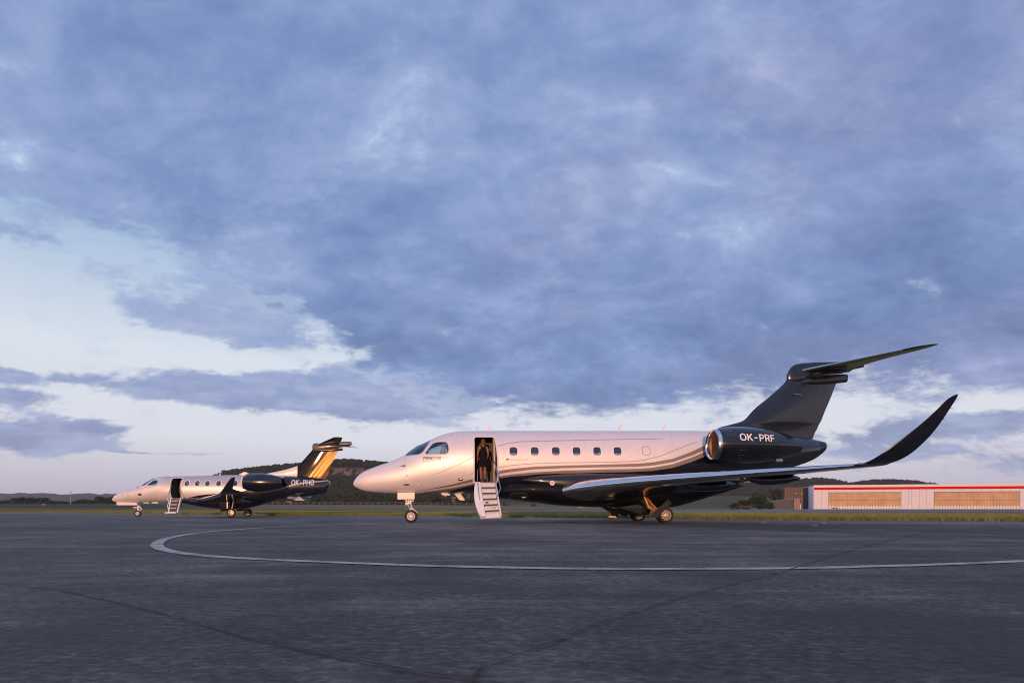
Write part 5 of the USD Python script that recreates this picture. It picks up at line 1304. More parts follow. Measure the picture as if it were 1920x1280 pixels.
bt = B.pts([(585.5, 838), (587, 833), (591, 830.5), (600, 830.8), (620, 829.5), (640, 827.6), (656, 827.5), (659.5, 828.6)]); bb = B.pts([(585.5, 839), (587, 843), (591, 846), (600, 845), (620, 842), (640, 838), (656, 835.4), (659.5, 833)])
q0, q1 = bt[0][0], bt[-1][0]
emit_body('tail_bullet', Body(bt, bb, [(q0, .02), (q0 + .2, .14), (q0 + .7, .18), (q0 + 1.4, .17), (q1 - .3, .11), (q1, .07)], n=2.8), M['pewter'], Q, 36, 32)
bt = B.pts([(592, 842), (620, 840.5), (642.5, 839.6)]); bb = B.pts([(592, 847), (620, 846), (642.5, 844)])
emit_body('fin_cap', Body(bt, bb, [(bt[0][0], .14), (bt[1][0], .16), (bt[2][0], .1)], n=3, nose=False), M['navy'], Q, 14, 24)
tB = []
for x, y, p, xt, t in ((592, 834.8, .1, 634, .1), (603, 829.5, 1.0, 637.5, .1), (614, 824.5, 1.9, 640.5, .09), (622, 821, 2.5, 641.5, .085), (625.5, 819.6, 2.72, 641.3, .07)):
    s, z = B.at(x, y, p); s1, _ = B.at(xt, y, p)
    tB.append({'le': (s, -p, z), 'chord': s1 - s, 't': t, 'up': (0, 1), 'twist': 0.0, 'camber': 0})
for sd in (1, -1):
    sec = refine(tB if sd > 0 else flip_sections(tB), 4); P, N = loft(sec); mid = (P.shape[1] - 1) // 2
    emit_loft('tailplane_edge', P, N, M['chrome'], Q, 0, 16, mid - 3, mid + 3)
    emit_loft('tailplane', P, N, M['navy'], Q, 0, 16, 0, mid - 3, cap1=False); emit_loft('tailplane_underside', P, N, M['navy'], Q, 0, 16, mid + 3, P.shape[1] - 1)
for (x0, y0, x1, y1, p) in ((641, 836.5, 672, 839.5, .1),):
    a, z = B.at(x0, y0, p); b, z2 = B.at(x1, y1, p); emit_tm('static_wick', rod((a, -p, z), (b, -p, z2), .016, .006, 6), M['black'], Q)
for sd in (1, -1):
    v = []
    for x, y, p in ((536, 931, .25), (560, 929, .25), (571, 937.5, .75), (556, 937.5, .75)):
        a, z = B.at(x, y, p)
        v += [(a, -sd * p, z), (a, -sd * (p + .03), z - .02)]
    emit_tm('ventral_strake', trimesh.Trimesh(np.array(v)).convex_hull, M['white_paint'], Q)
# lettering
def on_skinB(x, y, p=.7):
    s, z = B.at(x, y, p)
    for _ in range(4):
        p = float(BODYB.side(np.array([s]), np.array([z]))[0]); s, z = B.at(x, y, p)
    return s, -p, z
s0, _, z0 = on_skinB(545.5, 908.8); s1, _, z1 = on_skinB(589, 908.6)
h = B.at(545.5, 899.4, .5)[1] - B.at(545.5, 908.8, .5)[1]
t = meshkit.text_mesh('OK-PHO', h, bold=True)
lettering('registration', 'OK-PHO', BODYB, s0, z0, h, M['letter_white'], Q, tilt=math.atan2(z1 - z0, s1 - s0), stretch=math.hypot(s1 - s0, z1 - z0) / t.bounds[1][0], off=.012)
s0, _, z0 = on_skinB(272.5, 914); s1, _, z1 = on_skinB(287, 913.5)
emit_tm('type_mark', box(s0, s1, _ - .008, _ + .02, z0 + .01, z0 + .05), M['letter_pale'], Q)
for x, y, r, m in ((262.5, 926.3, .08, 'black'), (234.5, 935, .04, 'steel'), (229, 927.5, .03, 'steel'), (240.5, 928.8, .03, 'steel'), (258, 913.8, .035, 'black')):
    s, y_, z = on_skinB(x, y); emit_tm('static_port', m3.Manifold.sphere(1, 14).scale((r * 1.6, .025, r)).translate((s, y_, z)), M[m], Q)
s, y_, z = on_skinB(257.5, 926.7); emit_tm('air_data_probe', rod((s + .15, y_ - .03, z), (s - .10, y_ - .09, z), .018, .008, 8), M['steel'], Q)
# airstair
def P3B(x, y, p): s, z = B.at(x, y, p); return np.array((s, -p, z))
st = UsdGeom.Xform.Define(stage, numbered(f'{Q.GetPath()}/airstair')).GetPrim()
t0, t1, b0, b1 = P3B(320.5, 934, .9), P3B(340.8, 934, .9), P3B(316, 962, 1.75), P3B(334, 962, 1.75)
nr = np.cross(t1 - t0, b0 - t0); nr /= np.linalg.norm(nr); nr = nr if nr[1] < 0 else -nr
v = []; f = []; KS = np.linspace(0, 1, 9)
for k in KS:
    bow = -nr * (.04 + .22 * math.sin(PI * k * .95))
    for a, b in ((t0, b0), (t1, b1)):
        c = a + (b - a) * k; v += [c, c + bow]
for i in range(len(KS) - 1):
    a, c = i * 4, i * 4 + 4
    f += [(a + 1, a + 3, c + 3), (a + 1, c + 3, c + 1), (a, c, c + 2), (a, c + 2, a + 2), (a, a + 1, c + 1), (a, c + 1, c), (a + 2, c + 2, c + 3), (a + 2, c + 3, a + 3)]
e = (len(KS) - 1) * 4; f += [(0, 2, 3), (0, 3, 1), (e, e + 1, e + 3), (e, e + 3, e + 2)]
q = trimesh.Trimesh(np.array(v), f, process=False); q.fix_normals(); emit_tm('door_panel', q, M['dark_duct'], st, smooth=30)
for i in range(4):
    k = (i + 1) / 4.0 - .06; a, b = t0 + (b0 - t0) * k, t1 + (b1 - t1) * k; d = (b - a) / np.linalg.norm(b - a); a, b = a + d * .1, b - d * .1
    emit_tm('tread', trimesh.Trimesh(np.array([p + (0, y_, z_) for p in (a, b) for y_ in (.05, -.2) for z_ in (0, .035)])).convex_hull, M['dark_duct'] if i < 3 else M['gear_white'], st)
for a, b in ((t0, b0), (t1, b1)):
    d = (t1 - t0) / np.linalg.norm(t1 - t0) * (.03 if a is t0 else -.03)
    emit_tm('side_wall', trimesh.Trimesh(np.array([a + (b - a) * k + w_ + nr * h_ for k in (0, 1) for w_ in (d * 0, d * 2) for h_ in (0, .1)])).convex_hull, M['gear_white'], st)
emit_tm('lower_step', trimesh.Trimesh(np.array([p + (x_, y_, z_) for p in (P3B(308.5, 961.6, 1.95), P3B(330, 961.6, 1.95)) for x_ in (0,) for y_ in (0, .25) for z_ in (0, .06)])).convex_hull, M['gear_white'], st)
emit_tm('handrail', tube([P3B(313, 933, 1.0), P3B(317, 941, 1.2), P3B(314, 948, 1.4), P3B(317, 957, 1.6)], .025, 8), M['gear_white'], st)
emit_tm('handrail', tube([P3B(337, 914, .9), P3B(339.5, 932, 1.0), P3B(340, 940, 1.2)], .018, 8), M['steel'], st)
emit_tm('handrail', tube([P3B(314, 931, .95), P3B(319, 917, .85)], .016, 8), M['steel'], st)
# gear
hexpanel(B, 'nose_gear_door', [(218.5, 940.5), (257, 941.5), (257, 946.6), (218.5, 946.2)], .18, .23, M['white_paint'])
hexpanel(B, 'nose_gear_door', [(222, 940.5), (258, 941.5), (258, 947), (222, 946.6)], -.23, -.18, M['white_paint'])
for x0, x1, y in ((268, 279, 941.8), (284, 296, 942)):
    hexpanel(B, 'belly_antenna', [(x0, y - 2), (x1, y - 2), (x1, y + 1.2), (x0 + 1, y + 1)], -.03, .03, M['white_paint'])
c = P3B(258.5, 962.3, 0); rN = c[2] - .002
emit_tm('nose_strut', cat(rod(P3B(259.5, 941, 0), P3B(259.5, 956, 0), .065), rod(P3B(259.5, 955, 0), c, .05), rod(c + (0, -.12, 0), c + (0, .12, 0), .03)), M['gear_white'], Q, smooth=40)
emit_tm('torque_link', cat(rod(P3B(260.5, 947, 0), P3B(266, 954, 0), .03), rod(P3B(266, 954, 0), P3B(260, 958, 0), .03)), M['gear_white'], Q)
emit_tm('taxi_light', rod(P3B(251, 951, .0), P3B(259, 951, 0), .05, .03, 14), M['gear_white'], Q)
wheel(Q, 'nose_wheel', c, rN, .16, M['rim_white'], -1, 7, .58)
cm = P3B(433.5, 960.9, 1.45); rM = cm[2] - .002
for sd in (1, -1):
    F = lambda q: np.array((q[0], q[1] * sd, q[2]))
    wheel(Q, 'main_wheel', F(cm), rM, .2, M['rim_gold'], -1, 7, .62)
    emit_tm('main_strut', cat(rod(F(cm + (-.3, .16, 1.0)), F(cm + (-.28, .16, .28)), .07), rod(F(cm + (-.28, .16, .28)), F(cm + (0, .16, 0)), .06), rod(F(cm + (0, .2, 0)), F(cm + (0, -.05, 0)), .04)), M['steel'], Q, smooth=40)
    emit_tm('shock_absorber', rod(F(cm + (.12, .16, .9)), F(cm + (-.05, .16, .1)), .045), M['steel'], Q)
    emit_tm('main_gear_door', trimesh.Trimesh(np.array([F(cm + a) for a in ((-.75, .1, .95), (-.1, .1, .95), (-.12, .1, .12), (-.68, .1, .08), (-.75, .13, .95), (-.1, .13, .95), (-.12, .13, .12), (-.68, .13, .08))])).convex_hull, M['navy_belly'], Q)
blade(B, 'antenna', [(320, 893), (322, 891), (323.5, 887.5), (324.3, 887.5), (324, 893)], 0, .03, M['white_paint'])
blade(B, 'antenna', [(409, 891.5), (411, 890), (412.5, 887.5), (413.3, 887.5), (413, 891.5)], 0, .03, M['white_paint'])
def nth(k): return ('first', 'second', 'third', 'fourth', 'fifth', 'sixth', 'seventh', 'eighth', 'ninth', 'tenth', 'eleventh', 'twelfth', 'thirteenth', 'fourteenth', 'fifteenth', 'sixteenth', 'seventeenth', 'eighteenth', 'nineteenth', 'twentieth')[k] if k < 20 else f'{k + 1}{("th", "st", "nd", "rd")[(k + 1) % 10 if (k + 1) % 10 < 4 else 0]}'
order_ = sorted(range(8), key=lambda k: (610, 628, 640, 652, 646, 622, 664, 634)[k])
# ------------------------------------------------------------------ hills, woods, trees, buildings beyond the airfield
sky_px = [(250, 950), (320, 946), (350, 936), (385, 910), (420, 891), (470, 884.5), (520, 879.5), (560, 875.5), (620, 870), (645, 868.5), (690, 871), (720, 874), (850, 884), (1000, 896), (1150, 905), (1300, 910), (1380, 912), (1420, 908), (1460, 905.5), (1500, 904), (1540, 901), (1565, 904), (1592, 911), (1612, 907.5), (1640, 904.5), (1680, 904), (1720, 907), (1760, 914), (1850, 926), (1960, 940), (2100, 950)]
us = np.array([(x - CX) / FPX for x, _ in sky_px]); vs = np.array([(HY - y) / FPX for _, y in sky_px])
tree_h = 9.0
def ridge_d(u): return np.interp(u, [-.7, -.1, .25, .8], [1000, 1000, 1200, 1250])
def crest(u): return np.maximum(EYE + np.interp(u, us, vs) * ridge_d(u) - tree_h, 0)
prof_r = PchipInterpolator([-.2, 0, .3, .55, .72, .785, .83, .92, 1.0, 1.5, 2.6], [0, .02, .16, .36, .50, .58, .86, .95, 1.0, .92, .5])
def hill_z(X, Y):
    u = X / Y; D = ridge_d(u); t = (Y - (D - 380)) / 380
    wob = (meshkit.fbm(np.stack([X / 60, Y / 60, 0 * X], -1), 4, 21) - .5)
    t = t + wob * .12 * np.clip(1.2 - t, 0, 1)
    c = crest(u)
    return terrain(X, Y) + c * np.clip(prof_r(np.clip(t, -.2, 2.6)), 0, None) + wob * 7 * np.clip(c / 30, 0, 1) * np.clip(t, 0, 1) * np.clip(1 - t, 0.08, 1), t
uu = np.linspace(-.66, 1.06, 420); yy = np.concatenate([np.linspace(600, 1000, 60), np.linspace(1005, 1260, 42), np.linspace(1290, 2100, 18)])
UU, YY = np.meshgrid(uu, yy); XX = UU * YY
ZZ, TT = hill_z(XX, YY)
edge_fade = np.minimum(smooth01((UU + .66) / .05), smooth01((1.06 - UU) / .05))
ZZ = np.where(ZZ - terrain(XX, YY) < .15, terrain(XX, YY) - .8, ZZ) * edge_fade + (terrain(XX, YY) - .8) * (1 - edge_fade)
ZZ[0] = terrain(XX[0], YY[0]) - 1; ZZ[-1] = -5
hv = np.stack([XX, YY, ZZ], -1).reshape(-1, 3); nU = len(uu)
i = np.arange(len(yy) - 1)[:, None] * nU; j = np.arange(nU - 1)[None]
hf = np.vstack([np.stack([i + j, i + j + 1, i + nU + j + 1], -1).reshape(-1, 3), np.stack([i + j, i + nU + j + 1, i + nU + j], -1).reshape(-1, 3)])
def hill_mat():
    g = G(); p = g.pos(); nrm = g.n('geometry', 'true_normal'); _, _, nz = g.xyz(nrm)
    n1 = g.noise(p, .03, 5, .65); n2 = g.noise(g.n('mapping', 'vector', vector=p, scale=(1, 1, .25)), .16, 6, .7)
    soil = g.mix(g.lin(n1, .3, .7), (.045, .055, .028), (.085, .080, .045))
    rock = g.mix(g.lin(n2, .42, .62), (.032, .028, .026), (.200, .150, .128))
    fac = g.step(nz + (n1 - .5) * .25, .80, .62)
    return g.make('hill_side', g.n('principled_bsdf', 'BSDF', base_color=g.mix(fac, soil, rock), roughness=.95, specular_ior_level=.1, normal=g.bump(n2, 2.5)))
tag(emit('hills', hv, hf, hill_mat(), smooth=50), kind='structure')
# cliffs: blocks of rock standing out of the slope
def rock_mesh(seed, w, d, h):
    r = np.random.default_rng(seed); t = trimesh.creation.icosphere(2, 1.0); v = np.array(t.vertices)
    n = meshkit.fbm(v * 1.6 + seed * 3.1, 3, seed); v = np.sign(v) * np.abs(v) ** .55 * (0.75 + .5 * n)[:, None]
    v[:, 0] += .10 * np.round(np.sin(v[:, 0] * 9 + seed) * 2) / 2
    return v * (w, d, h), np.array(t.faces)
def rock_mat():
    g = G(); p = g.pos(); n2 = g.noise(g.n('mapping', 'vector', vector=p, scale=(1, 1, .3)), .35, 6, .7); n1 = g.noise(p, .06, 3, .5)
    col = g.mix(g.lin(n2, .40, .60), (.030, .026, .024), (.27, .19, .155)); col = g.mix(g.step(n1, .5, .7) * .5, col, (.10, .10, .07))
    return g.make('cliff_rock', g.n('principled_bsdf', 'BSDF', base_color=col, roughness=.95, specular_ior_level=.1, normal=g.bump(n2, 1.5)))
M['rock'] = rock_mat()
for k, (x, y, w, h) in enumerate([(596, 888, 5, 5.5), (606, 888, 6, 6), (618, 886.5, 6, 7), (629, 886, 6, 7.5), (640, 886, 6, 8), (651, 887.5, 6, 8), (662, 888, 6, 7), (672, 889, 6, 6), (683, 890, 5, 5.5), (694, 890.5, 5, 5)]):
    D = 955.0; q = at_depth(x, y, D)
    v, f = rock_mesh(100 + k, w / FPX * D * .62, 10, h / FPX * D * .62)
    tag(emit('cliff_face', v + q, f, M['rock'], smooth=25), f'{nth(k)} pinkish grey rock face from the left below the wooded hill crest', 'cliff', 'rock faces under the hill crest')
for k, (x, y, w, h) in enumerate([(610, 922, 6, 2.5), (628, 914, 8, 4), (640, 907, 10, 3.5), (652, 909, 8, 4), (646, 918, 6, 4), (622, 925, 8, 2.5), (664, 912, 7, 3), (634, 920, 5, 4)]):
    D = 840.0; q = at_depth(x, y, D)
    v, f = rock_mesh(140 + k, w / FPX * D * .55, 6, h / FPX * D * .5)
    tag(emit('rock_outcrop', v + q, f, M['rock'], smooth=25), f'pale bare rock between the trees on the lower slope, {nth(order_.index(k))} from the left', 'rock', 'rock outcrops on the lower slope')
# the wood on the hills
wood = UsdGeom.PointInstancer.Define(stage, numbered('/World/hill_wood')); tag(wood, 'dense dark green wood covering the hills', 'wood', kind='stuff')
protos = []
for k, (sd, mt) in enumerate(((31, 'leaf'), (32, 'leaf_dark'), (33, 'leaf_dark'), (34, 'leaf_warm'))):
    v, f, L = crown(sd, 150, 7, .085); v = v - (0, 0, .12)
    usdkit.mesh(stage, f'/World/hill_wood/crown_{k:03d}', (v, f), M[mt]); protos.append(Sdf.Path(f'/World/hill_wood/crown_{k:03d}'))
wood.CreatePrototypesRel().SetTargets(protos)
cand = []
for (u0, u1, n) in ((-.60, -.03, 9500), (.28, .86, 8000)):
    u = rng.uniform(u0, u1, n); D = ridge_d(u); Y = D - 390 + rng.uniform(0, 1, n) ** .85 * 450; X = u * Y
    z, t = hill_z(X, Y); grow = z - terrain(X, Y)
    keep = (grow > .6) & (t < 1.12)
    px = CX + FPX * u
    cliff = (t > .765) & (t < .845) & (px > 586) & (px < 706) & (rng.random(n) > .22)
    bare = (meshkit.fbm(np.stack([X / 34, Y / 34, 0 * X], -1), 3, 9) > .60) & (t > .25) & (t < .7) & (px < 760)
    keep &= ~cliff & ~bare
    cand.append(np.stack([X, Y, z], 1)[keep])
cand = np.vstack(cand); n = len(cand)
wood.CreatePositionsAttr(Vt.Vec3fArray.FromNumpy(cand.astype(np.float32))); wood.CreateProtoIndicesAttr(Vt.IntArray([int(a) for a in rng.choice(4, n, p=[.34, .32, .22, .12])]))
hh = rng.uniform(6.5, 11.5, n); ww = hh * rng.uniform(.95, 1.5, n)
wood.CreateScalesAttr(Vt.Vec3fArray.FromNumpy(np.stack([ww, ww, hh], 1).astype(np.float32)))
wood.CreateOrientationsAttr(Vt.QuathArray([Gf.Quath(float(math.cos(a)), 0, 0, float(math.sin(a))) for a in rng.uniform(0, PI, n)]))
# the far blue hills on the left
fp = [(-500, 930), (-150, 926), (0, 924), (20, 925.5), (38, 923.2), (58, 924.6), (76, 923.3), (100, 925.2), (125, 926.8), (150, 924.6), (165, 924), (185, 926), (205, 925), (225, 926.6), (260, 929), (330, 936), (420, 943), (520, 950)]
fu = np.array([(x - CX) / FPX for x, _ in fp]); fz = np.array([(HY - y) / FPX for _, y in fp])
uu = np.linspace(-1.3, -.38, 260); kk = np.array([0, .15, .35, .6, .85, 1, 1.3, 1.8]); DD = 3300.0
UU, KK = np.meshgrid(uu, kk); YY = DD - 900 + 900 * KK; XX = UU * YY
hgt = (EYE + PchipInterpolator(fu, fz)(UU) * DD)
bump_ = (meshkit.fbm(np.stack([XX / 120, YY / 120, 0 * XX], -1), 5, 8) - .5) * 16
pr = np.interp(KK, [0, .15, .35, .6, .85, 1, 1.3, 1.8], [0, .12, .35, .7, .93, 1, .8, -.1])
ZZ = hgt * pr + bump_ * np.clip(KK * (KK < 1.2), 0, 1) * .5 * (KK < .95) + (meshkit.fbm(np.stack([UU * 260, KK, 0 * UU], -1), 3, 4) - .5) * 7 * (KK == 1)
hv = np.stack([XX, YY, ZZ], -1).reshape(-1, 3); nU = len(uu); i = np.arange(len(kk) - 1)[:, None] * nU; j = np.arange(nU - 1)[None]
hf = np.vstack([np.stack([i + j, i + j + 1, i + nU + j + 1], -1).reshape(-1, 3), np.stack([i + j, i + nU + j + 1, i + nU + j], -1).reshape(-1, 3)])
g = G(); p_ = g.pos(); a_ = g.noise(p_, .02, 6, .7)
tag(emit('far_hills', hv, hf, g.make('far_wood', g.n('principled_bsdf', 'BSDF', base_color=g.mix(g.lin(a_, .35, .65), (.022, .034, .020), (.060, .075, .040)), roughness=1.0, specular_ior_level=0.05, normal=g.bump(a_, 12.0))), smooth=60), kind='structure')

# single trees one can tell apart
left_row = [(4, 938, 6, 'dark_tree'), (12, 936, 6, 'dark_tree'), (24, 933.4, 6, 'slim_tree'), (40, 931.4, 11, 'round_tree'), (57, 932, 9, 'dark_tree'), (80, 932.4, 12, 'round_tree'), (100, 938, 9, 'dark_tree'), (112, 939, 7, 'olive_tree'), (124, 939.4, 7, 'dark_tree'), (138, 939, 7, 'dark_tree'), (149, 936, 8, 'dark_tree'), (159, 935, 7, 'round_tree'), (173, 936.5, 8, 'dark_tree'), (187, 929.6, 8, 'round_tree'), (199, 931.6, 7, 'dark_tree'), (209, 930.4, 8, 'round_tree'), (220, 934, 8, 'dark_tree'), (232, 938, 8, 'dark_tree')]
for x, yt, hw, kd in left_row:
    tree('field_tree', f'{nth(left_row.index((x, yt, hw, kd)))} from the left of the dark trees in the row beyond the left field', x, yt, hw * 1.15, 946.2, 520 + rng.uniform(-15, 15), kd, 'trees in the row beyond the left field')
for k in range(26):
    x = -4 + k * 10 + rng.uniform(-3, 3)
    tree('hedge_bush', 'low dark bush in the hedge under the left tree row', x, 940.6 + rng.uniform(-1, 1.2), 7.5, 946.6, 505, 'bush', 'bushes of the hedge under the left tree row', 'bush')
for lb, x, yt, hw in (('small dark bush alone in the green field, leftmost of three', 40, 946.2, 4), ('rounded dark bush alone in the green field, middle of three', 99, 944.8, 6), ('low dark bush alone in the green field, nearest the small jet', 160, 946.4, 5.5)):
    tree('field_bush', lb, x, yt, hw, 950, 330, 'bush', None, 'bush')
mid = [(470, 941), (484, 938), (498, 935), (512, 938.5), (527, 936), (552, 937.5), (567, 934), (580, 936.5), (594, 932), (607, 935.5), (620, 933), (634, 936), (648, 934), (662, 937.5), (677, 935), (690, 936), (704, 933), (718, 935), (733, 931.5), (748, 936), (790, 932), (803, 927), (815, 930), (828, 936), (842, 938.5), (857, 934), (870, 932.5), (882, 935)]
for k, (x, yt) in enumerate(mid):
    kd = ('round_tree', 'olive_tree', 'dark_tree', 'slim_tree')[(k * 7) % 4]
    tree('wood_edge_tree', f'{nth(k)} from the left of the leafy trees at the foot of the hill', x, yt, 9 + rng.uniform(-1, 2), 949.6, 450 + rng.uniform(-25, 30), kd, 'trees at the foot of the hill')
for k in range(44):
    x = 462 + k * 9.8 + rng.uniform(-3, 3)
    tree('foot_bush', 'low bush between the trees at the foot of the hill', x, 942.5 + rng.uniform(-2, 2), 8, 950.6, 425, ('bush', 'olive_bush', 'bush')[k % 3], 'bushes at the foot of the hill', 'bush')
for x, yt, lb in ((947, 941, 'dark bush beside the fence seen right of the airstair'), (1000, 942.5, 'dark bush in the field under the belly of the large jet')):
    tree('field_bush', lb, x, yt, 7, 950, 400, 'bush', None, 'bush')
for lb, x, yt, hw, yb, Y, kd, nm in (('low brown bush at the left end of the clump by the shed', 1374, 944, 9, 954.6, 226, 'olive_bush', 'bush'), ('wide olive bush in the clump left of the grey shed', 1394, 936, 13, 954.6, 224, 'olive_bush', 'bush'), ('round dark tree topping the clump left of the grey shed', 1423, 923.5, 13, 954.6, 230, 'dark_tree', 'tree'), ('dark bush under the round tree left of the grey shed', 1428, 938, 12, 954.6, 224, 'bush', 'bush'), ('tall olive tree behind the grey shed beside the brown building', 1457, 917, 13, 954, 262, 'olive_tree', 'tree'), ('dark bush against the left end of the grey shed', 1444, 941, 7, 954.6, 224, 'bush', 'bush')):
    tree('shed_' + nm, lb, x, yt, hw * 1.1, yb, Y, kd, None, nm)

# ------------------------------------------------------------------ buildings
M['hangar_wall'] = solid('hangar_cladding', (.56, .57, .62), .55, var=.05, scale=.5)
M['hangar_red'] = solid('hangar_red', (.50, .004, .012), .6, spec=.1)
M['hangar_trim'] = solid('hangar_trim', (.62, .58, .56), .55)
M['panel_gold'] = solid('door_translucent', (.54, .37, .21), .3, var=.15, scale=.3)  # gold of the sun reflecting off the panels is in the base colour
M['panel_white'] = solid('door_white', (.62, .61, .60), .5, var=.06)
M['frame_dark'] = solid('frame_dark', (.07, .06, .055), .6)
M['rust_wall'] = solid('brown_cladding', (.115, .072, .056), .7, var=.15, scale=.6)
M['shed_grey'] = solid('shed_boards', (.085, .078, .078), .8, var=.2, scale=1.5)
M['shed_pink'] = solid('shed_gable', (.27, .17, .13), .8, var=.12, scale=1.5)
M['roof_grey'] = solid('roof_sheet', (.16, .15, .15), .7)
P0, P1 = np.array([126.1, 245.0]), np.array([233.0, 218.3])
dirw = (P1 - P0) / np.linalg.norm(P1 - P0); LW = np.linalg.norm(P1 - P0); HWALL = 10.0
hang = thing('hangar', 'long pale grey hangar with red band and two wide folding doors golden in the sun', 'hangar', (P0[0], P0[1], 0), math.atan2(dirw[1], dirw[0]))
def hx(px):                                        # where along the wall the photograph's column px meets it
    u = (px - CX) / FPX
    return float((u * P0[1] - P0[0]) / (dirw[0] - u * dirw[1]))
def hzz(px, y):
    t = hx(px); Y = P0[1] + t * dirw[1]; return EYE + (HY - y) / FPX * Y
doors = [(hx(1554), hx(1689.5)), (hx(1752), hx(1912.5))]
zd1, zd0 = hzz(1554, 923.4), hzz(1554, 948)
emit_tm('hall', cat(box(.4, LW, .32, 42, 0, HWALL - .35), box(.2, LW, .31, 42.2, HWALL - .35, HWALL - .2)), M['hangar_wall'], hang)
# cladding panels, each its own sheet with a joint between
xs = list(np.arange(0, doors[0][0] - .2, 3.05)) + [doors[0][0]]
def clad(x0, x1, z0, z1):
    n = max(1, round((x1 - x0) / 3.1))
    for k in range(n):
        a, b = x0 + (x1 - x0) * k / n, x0 + (x1 - x0) * (k + 1) / n
        emit_tm('wall_panel', box(a + .03, b - .03, .15, .32, z0, z1, .02), M['hangar_wall'], hang)
zr0, zr1 = hzz(1526, 918.0), hzz(1526, 913.6)
pd = (hx(1703.6), hx(1710))
clad(0, doors[0][0] - .1, 0, zr0); clad(doors[0][1] + .1, pd[0], 0, zr0); clad(pd[0], pd[1], 2.25, zr0); clad(pd[1], doors[1][0] - .1, 0, zr0); clad(doors[1][1] + .1, LW, 0, zr0)
for a, b in doors: clad(a - .1, b + .1, zd1 + .15, zr0)
emit_tm('red_band', box(-.02, LW, .10, .33, zr0, zr1), M['hangar_red'], hang)
emit_tm('parapet', box(-.04, LW, .06, .5, zr1, HWALL - .02, .03), M['hangar_trim'], hang)
emit_tm('end_trim', box(-.12, 0, .10, .5, 0, HWALL - .3), M['hangar_trim'], hang)
emit_tm('side_door', box(pd[0] + .1, pd[1] - .1, .20, .30, .02, 2.15, .02), M['panel_white'], hang)
for (a, b), n in zip(doors, (26, 30)):
    emit_tm('door_recess', box(a - .05, b + .05, .30, .318, 0, zd1 + .1), M['frame_dark'], hang)
    emit_tm('door_head', box(a - .1, b + .1, .08, .30, zd1, zd1 + .15), M['frame_dark'], hang)
    for k in range(n):
        p0, p1 = a + (b - a) * k / n, a + (b - a) * (k + 1) / n
        m_ = (p0 + p1) / 2; d = .22
        for q0, q1, y0, y1 in ((p0 + .02, m_, .0, d), (m_, p1 - .02, d, .0)):
            v = np.array([(q0, .08 + y0, zd0), (q1, .08 + y1, zd0), (q1, .08 + y1, zd1 - .02), (q0, .08 + y0, zd1 - .02)] + [(q0, .12 + y0, zd0), (q1, .12 + y1, zd0), (q1, .12 + y1, zd1 - .02), (q0, .12 + y0, zd1 - .02)])
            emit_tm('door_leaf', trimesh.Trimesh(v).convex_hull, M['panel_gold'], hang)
        emit_tm('door_base_panel', box(p0 + .07, p1 - .07, .16, .22, .05, zd0 - .04), M['panel_white'], hang)
    zm = zd0 + (zd1 - zd0) * .42
    emit_tm('door_rail', box(a, b, .04, .075, zm - .05, zm + .05), M['frame_dark'], hang)
# the brown building and the shed
def frame_at(x0, y0, Y): return np.array([(x0 - CX) / FPX * Y, Y])
Y = 256.0; wx_ = lambda x: (x - CX) / FPX * Y; wz = lambda y: EYE + (HY - y) / FPX * Y
o = wx_(1471)
bb_ = thing('brown_building', 'square brown clad building between the trees and the hangar', 'building', (o, Y, 0), 0)
W_ = wx_(1518.5) - o; top_ = wz(913.2); mid_ = wz(926.3); low_ = wz(939)
emit_tm('hall', box(.1, W_ + 1.6, .2, 14, 0, top_ - .25), M['frame_dark'], bb_)
for (z0, z1) in ((mid_ + .1, top_), (low_ + .1, mid_ - .1)):
    n = 8
    for k in range(n): emit_tm('cladding_panel', box(W_ * k / n + .02, W_ * (k + 1) / n - .02, .0, .2, z0, z1, .02), M['rust_wall'], bb_)
for k in range(5): emit_tm('gate_leaf', box(W_ * (.40 + .12 * k) + .02, W_ * (.40 + .12 * (k + 1)) - .02, .04, .2, .05, low_ - .1, .02), M['frame_dark'], bb_)
emit_tm('wall_base', box(0, W_ * .395, .0, .2, 0, low_ - .02), M['rust_wall'], bb_)
for k, x in enumerate((1493, 1503)): emit_tm('wall_lamp', box(wx_(x) - o - .35, wx_(x) - o + .35, -.2, .0, wz(925.6), wz(924), .05), M['beige'], bb_)
Y2 = 226.0; wx2 = lambda x: (x - CX) / FPX * Y2; wz2 = lambda y: EYE + (HY - y) / FPX * Y2
o2 = wx2(1449)
sh = thing('shed', 'low grey boarded shed with a mono pitch roof in front of the brown building', 'shed', (o2, Y2, 0), 0)
wl = wx2(1487.5) - o2; wr = wx2(1499) - o2; zl, zrr = wz2(940.5), wz2(935)
n = 9
for k in range(n):
    a, b = wl * k / n, wl * (k + 1) / n; za, zb_ = zl + (zrr - zl) * a / wl, zl + (zrr - zl) * b / wl
    v = [(a + .015, y_, 0) for y_ in (0, .12)] + [(b - .015, y_, 0) for y_ in (0, .12)] + [(a + .015, y_, za) for y_ in (0, .12)] + [(b - .015, y_, zb_) for y_ in (0, .12)]
    emit_tm('board', trimesh.Trimesh(np.array(v)).convex_hull, M['shed_grey'], sh)
emit_tm('gable_wall', box(wl + .02, wr, -.5, 5.5, 0, zrr + .05, .02), M['shed_pink'], sh)
v = [(-.3, y_, zl + .02 + d) for y_ in (-.3, 5.5) for d in (0, .12)] + [(wr + .9, y_, zrr + .42 + d) for y_ in (-.5, 5.5) for d in (0, .12)]
emit_tm('roof', trimesh.Trimesh(np.array(v)).convex_hull, M['roof_grey'], sh)
emit_tm('porch_post', box(wr + .7, wr + .9, -.3, -.1, 0, zrr + .40), M['shed_pink'], sh)
emit_tm('white_door', box(wr + .05, wr + .55, -.02, .04, 0, 2.1), M['hangar_trim'], sh)
